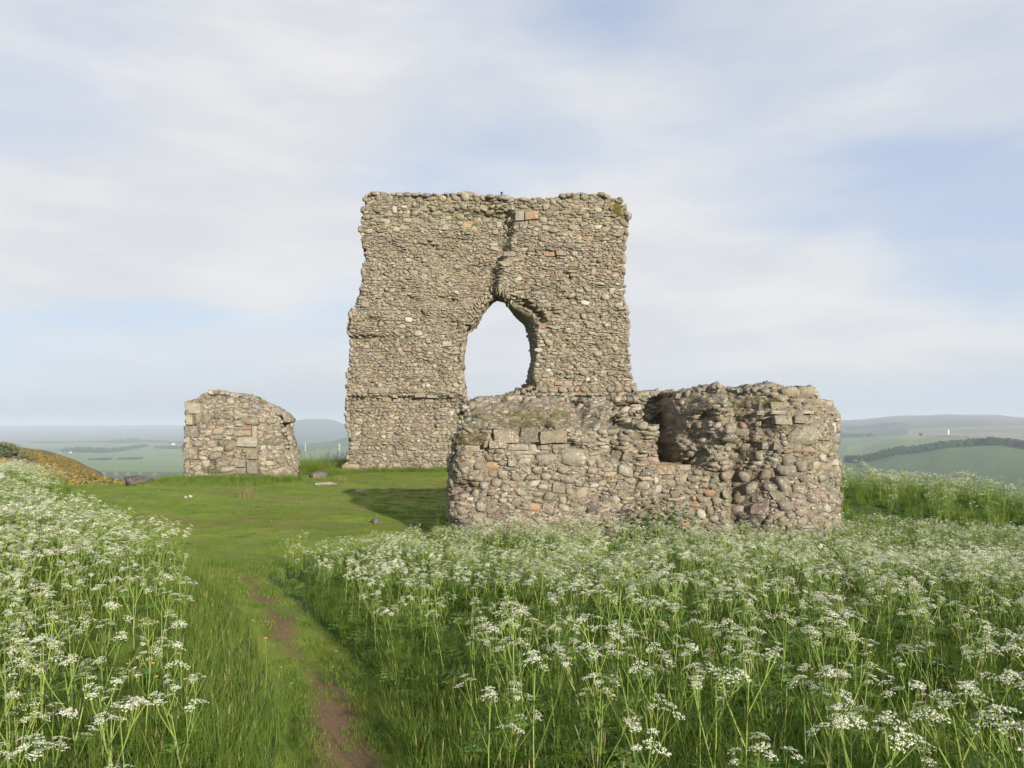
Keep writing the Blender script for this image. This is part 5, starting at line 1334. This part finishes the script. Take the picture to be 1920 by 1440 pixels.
def far_tree(px, py, hpx, lab, seed):
    r = np.random.default_rng(seed); X_, Y_, g0 = far_pt(px, py); h = hpx * Y_ / F
    r0 = empty('tree', (X_, Y_, g0)); tag(r0, lab, 'tree')
    n_ = 90; d = r.normal(0, 1, (n_, 3)); d /= np.linalg.norm(d, axis=1)[:, None]
    pts = d * np.array((h * .42, h * .42, h * .42)) * r.uniform(.3, 1, n_)[:, None] + V3(0, 0, h * .6)
    tag(link('crown', crown_cloud(r, pts, r.uniform(.15, .3, n_) * h), r0), kind='stuff')
    mb = MB(); mb.tube([V3(0, 0, -1), V3(0, 0, h * .6)], [h * .05, h * .02], 6); link('trunk', mb.mesh('trunk', [M_bark]), r0)
far_tree(1725, 819.5, 8, 'lone dark tree on the ridge left of the white tower', 71)
far_tree(1778, 819.5, 4, 'low round tree at the foot of the white tower', 72)
far_tree(1810, 822, 4, 'small round tree on the ridge above the tree belt', 73)
def farmhouse(px, py, wpx, lab, seed, turn=0.0):
    X_, Y_, g0 = far_pt(px, py); w = wpx * Y_ / F; h = w * 0.34; d = w * 0.45
    r0 = empty('farmhouse', (X_, Y_ - 20, g0 - 0.5)); r0.rotation_euler = (0, 0, turn); tag(r0, lab, 'farmhouse', 'white farmhouses on the plain')
    mb = MB(); a = w / 2; b = d / 2; rg = h * 1.75
    for f in ([(-a, -b, 0), (a, -b, 0), (a, -b, h), (-a, -b, h)], [(a, b, 0), (-a, b, 0), (-a, b, h), (a, b, h)], [(-a, b, 0), (-a, -b, 0), (-a, -b, h), (-a, 0, rg), (-a, b, h)], [(a, -b, 0), (a, b, 0), (a, b, h), (a, 0, rg), (a, -b, h)]): mb.face(f)
    link('wall', mb.mesh('wall', [M_harl]), r0)
    mb = MB(); e = w * .03
    for sg in (-1, 1):
        mb.face([(-a - e, sg * (b + e), h - e * .8), (a + e, sg * (b + e), h - e * .8), (a + e, 0, rg + e * .6), (-a - e, 0, rg + e * .6)]); mb.face([(-a - e, sg * (b + e), h - e * 1.2), (a + e, sg * (b + e), h - e * 1.2), (a + e, sg * (b + e), h - e * .8), (-a - e, sg * (b + e), h - e * .8)])
    link('roof', mb.mesh('roof', [M_slate]), r0)
    mb = MB(); c0 = w * .05
    for sx_ in (-.42, .42):
        x0 = sx_ * w
        mb.tube([(x0, 0, rg * .9), (x0, 0, rg * 1.2)], c0, 4)
    link('chimney', mb.mesh('chimney', [M_harl]), r0)
farmhouse(139, 848.5, 4.2, 'small white farmhouse below the dark wood on the plain', 1)
farmhouse(329, 834, 6.0, 'long white farmhouse far off beside the wall stump', 2, 0.3)
farmhouse(121, 848.5, 2.2, 'tiny pale farm building left of the small farmhouse', 3)
def turbine(px, pyb, hpx, lab, spin):
    X_, Y_, g0 = far_pt(px, pyb); h = hpx * Y_ / F; k_ = h / 30.0
    r0 = empty('wind_turbine', (X_, Y_, g0)); tag(r0, lab, 'wind turbine', 'white wind turbines on the green hillside')
    mb = MB(); mb.tube([V3(0, 0, 0), V3(0, 0, h)], [0.95 * k_, 0.55 * k_], 10); link('tower', mb.mesh('tower', [M_white_paint]), r0)
    mb = MB(); mb.tube([V3(0, 1.8 * k_, h), V3(0, 0, h + .1), V3(0, -1.8 * k_, h)], [0.7 * k_, 1.0 * k_, 0.6 * k_], 8); link('nacelle', mb.mesh('nacelle', [M_white_paint]), r0)
    for j in range(3):
        t0 = spin + j * 2.0944; d = V3(math.sin(t0), 0, math.cos(t0)); c0 = V3(0, -2.0 * k_, h)
        mb = MB(); mb.tube([c0, c0 + d * 3 * k_, c0 + d * 12 * k_], [0.35 * k_, 0.6 * k_, 0.12 * k_], 5); link('blade', mb.mesh('blade', [M_white_paint]), r0)
turbine(573.5, 845, 12, 'white wind turbine nearer the wall stump on the green hillside', 0.5)
turbine(637.5, 845, 12, 'white wind turbine nearer the tall wall on the green hillside', 2.4)
X_, Y_, g0 = far_pt(1777, 818); h = 11.5 * Y_ / F
r0 = empty('white_tower', (X_, Y_, g0)); tag(r0, 'slender white tower standing on the ridge behind the tree belt', 'tower')
mb = MB(); mb.tube([V3(0, 0, 0), V3(0, 0, h * .78)], [h * .085, h * .07], 12); link('shaft', mb.mesh('shaft', [M_white_paint]), r0)
mb = MB(); mb.tube([V3(0, 0, h * .78), V3(0, 0, h * .80), V3(0, 0, h * .95), V3(0, 0, h)], [h * .07, h * .11, h * .11, h * .05], 12); link('head', mb.mesh('head', [M_white_paint]), r0)

# ------------------------------------------------------------------ haze
M_haze = bpy.data.materials.new('haze'); M_haze.use_nodes = True
t = NT(M_haze.node_tree); t.n.remove(t.n['Principled BSDF'])
pv = t.new('ShaderNodeVolumePrincipled'); pv.inputs['Density'].default_value = 1.0e-4; pv.inputs['Color'].default_value = (0.77, 0.885, 1.0, 1); pv.inputs['Anisotropy'].default_value = 0.0
t.l.new(pv.outputs[0], t.n['Material Output'].inputs['Volume'])
zlo, zhi = float(gv[:, 2].min()) - 1.0, float(max(gv[:, 2].max(), 20)) + 12.0
Lh = 19800.0
hv = [(sx_ * Lh, sy_ * Lh, z_) for z_ in (zlo, zhi) for sx_, sy_ in ((-1, -1), (1, -1), (1, 1), (-1, 1))]
hz = link('haze', npmesh('haze', hv, [(3, 2, 1, 0), (4, 5, 6, 7), (0, 1, 5, 4), (1, 2, 6, 5), (2, 3, 7, 6), (3, 0, 4, 7)], None, [M_haze], False))
tag(hz, 'thin blue haze over the far land', kind='stuff')
print('n individual',len(indiv))
print('stones', len(tw.stones), len(fw_.stones), len(sw.stones), 'parsley', len(x), 'haze', zlo, zhi)
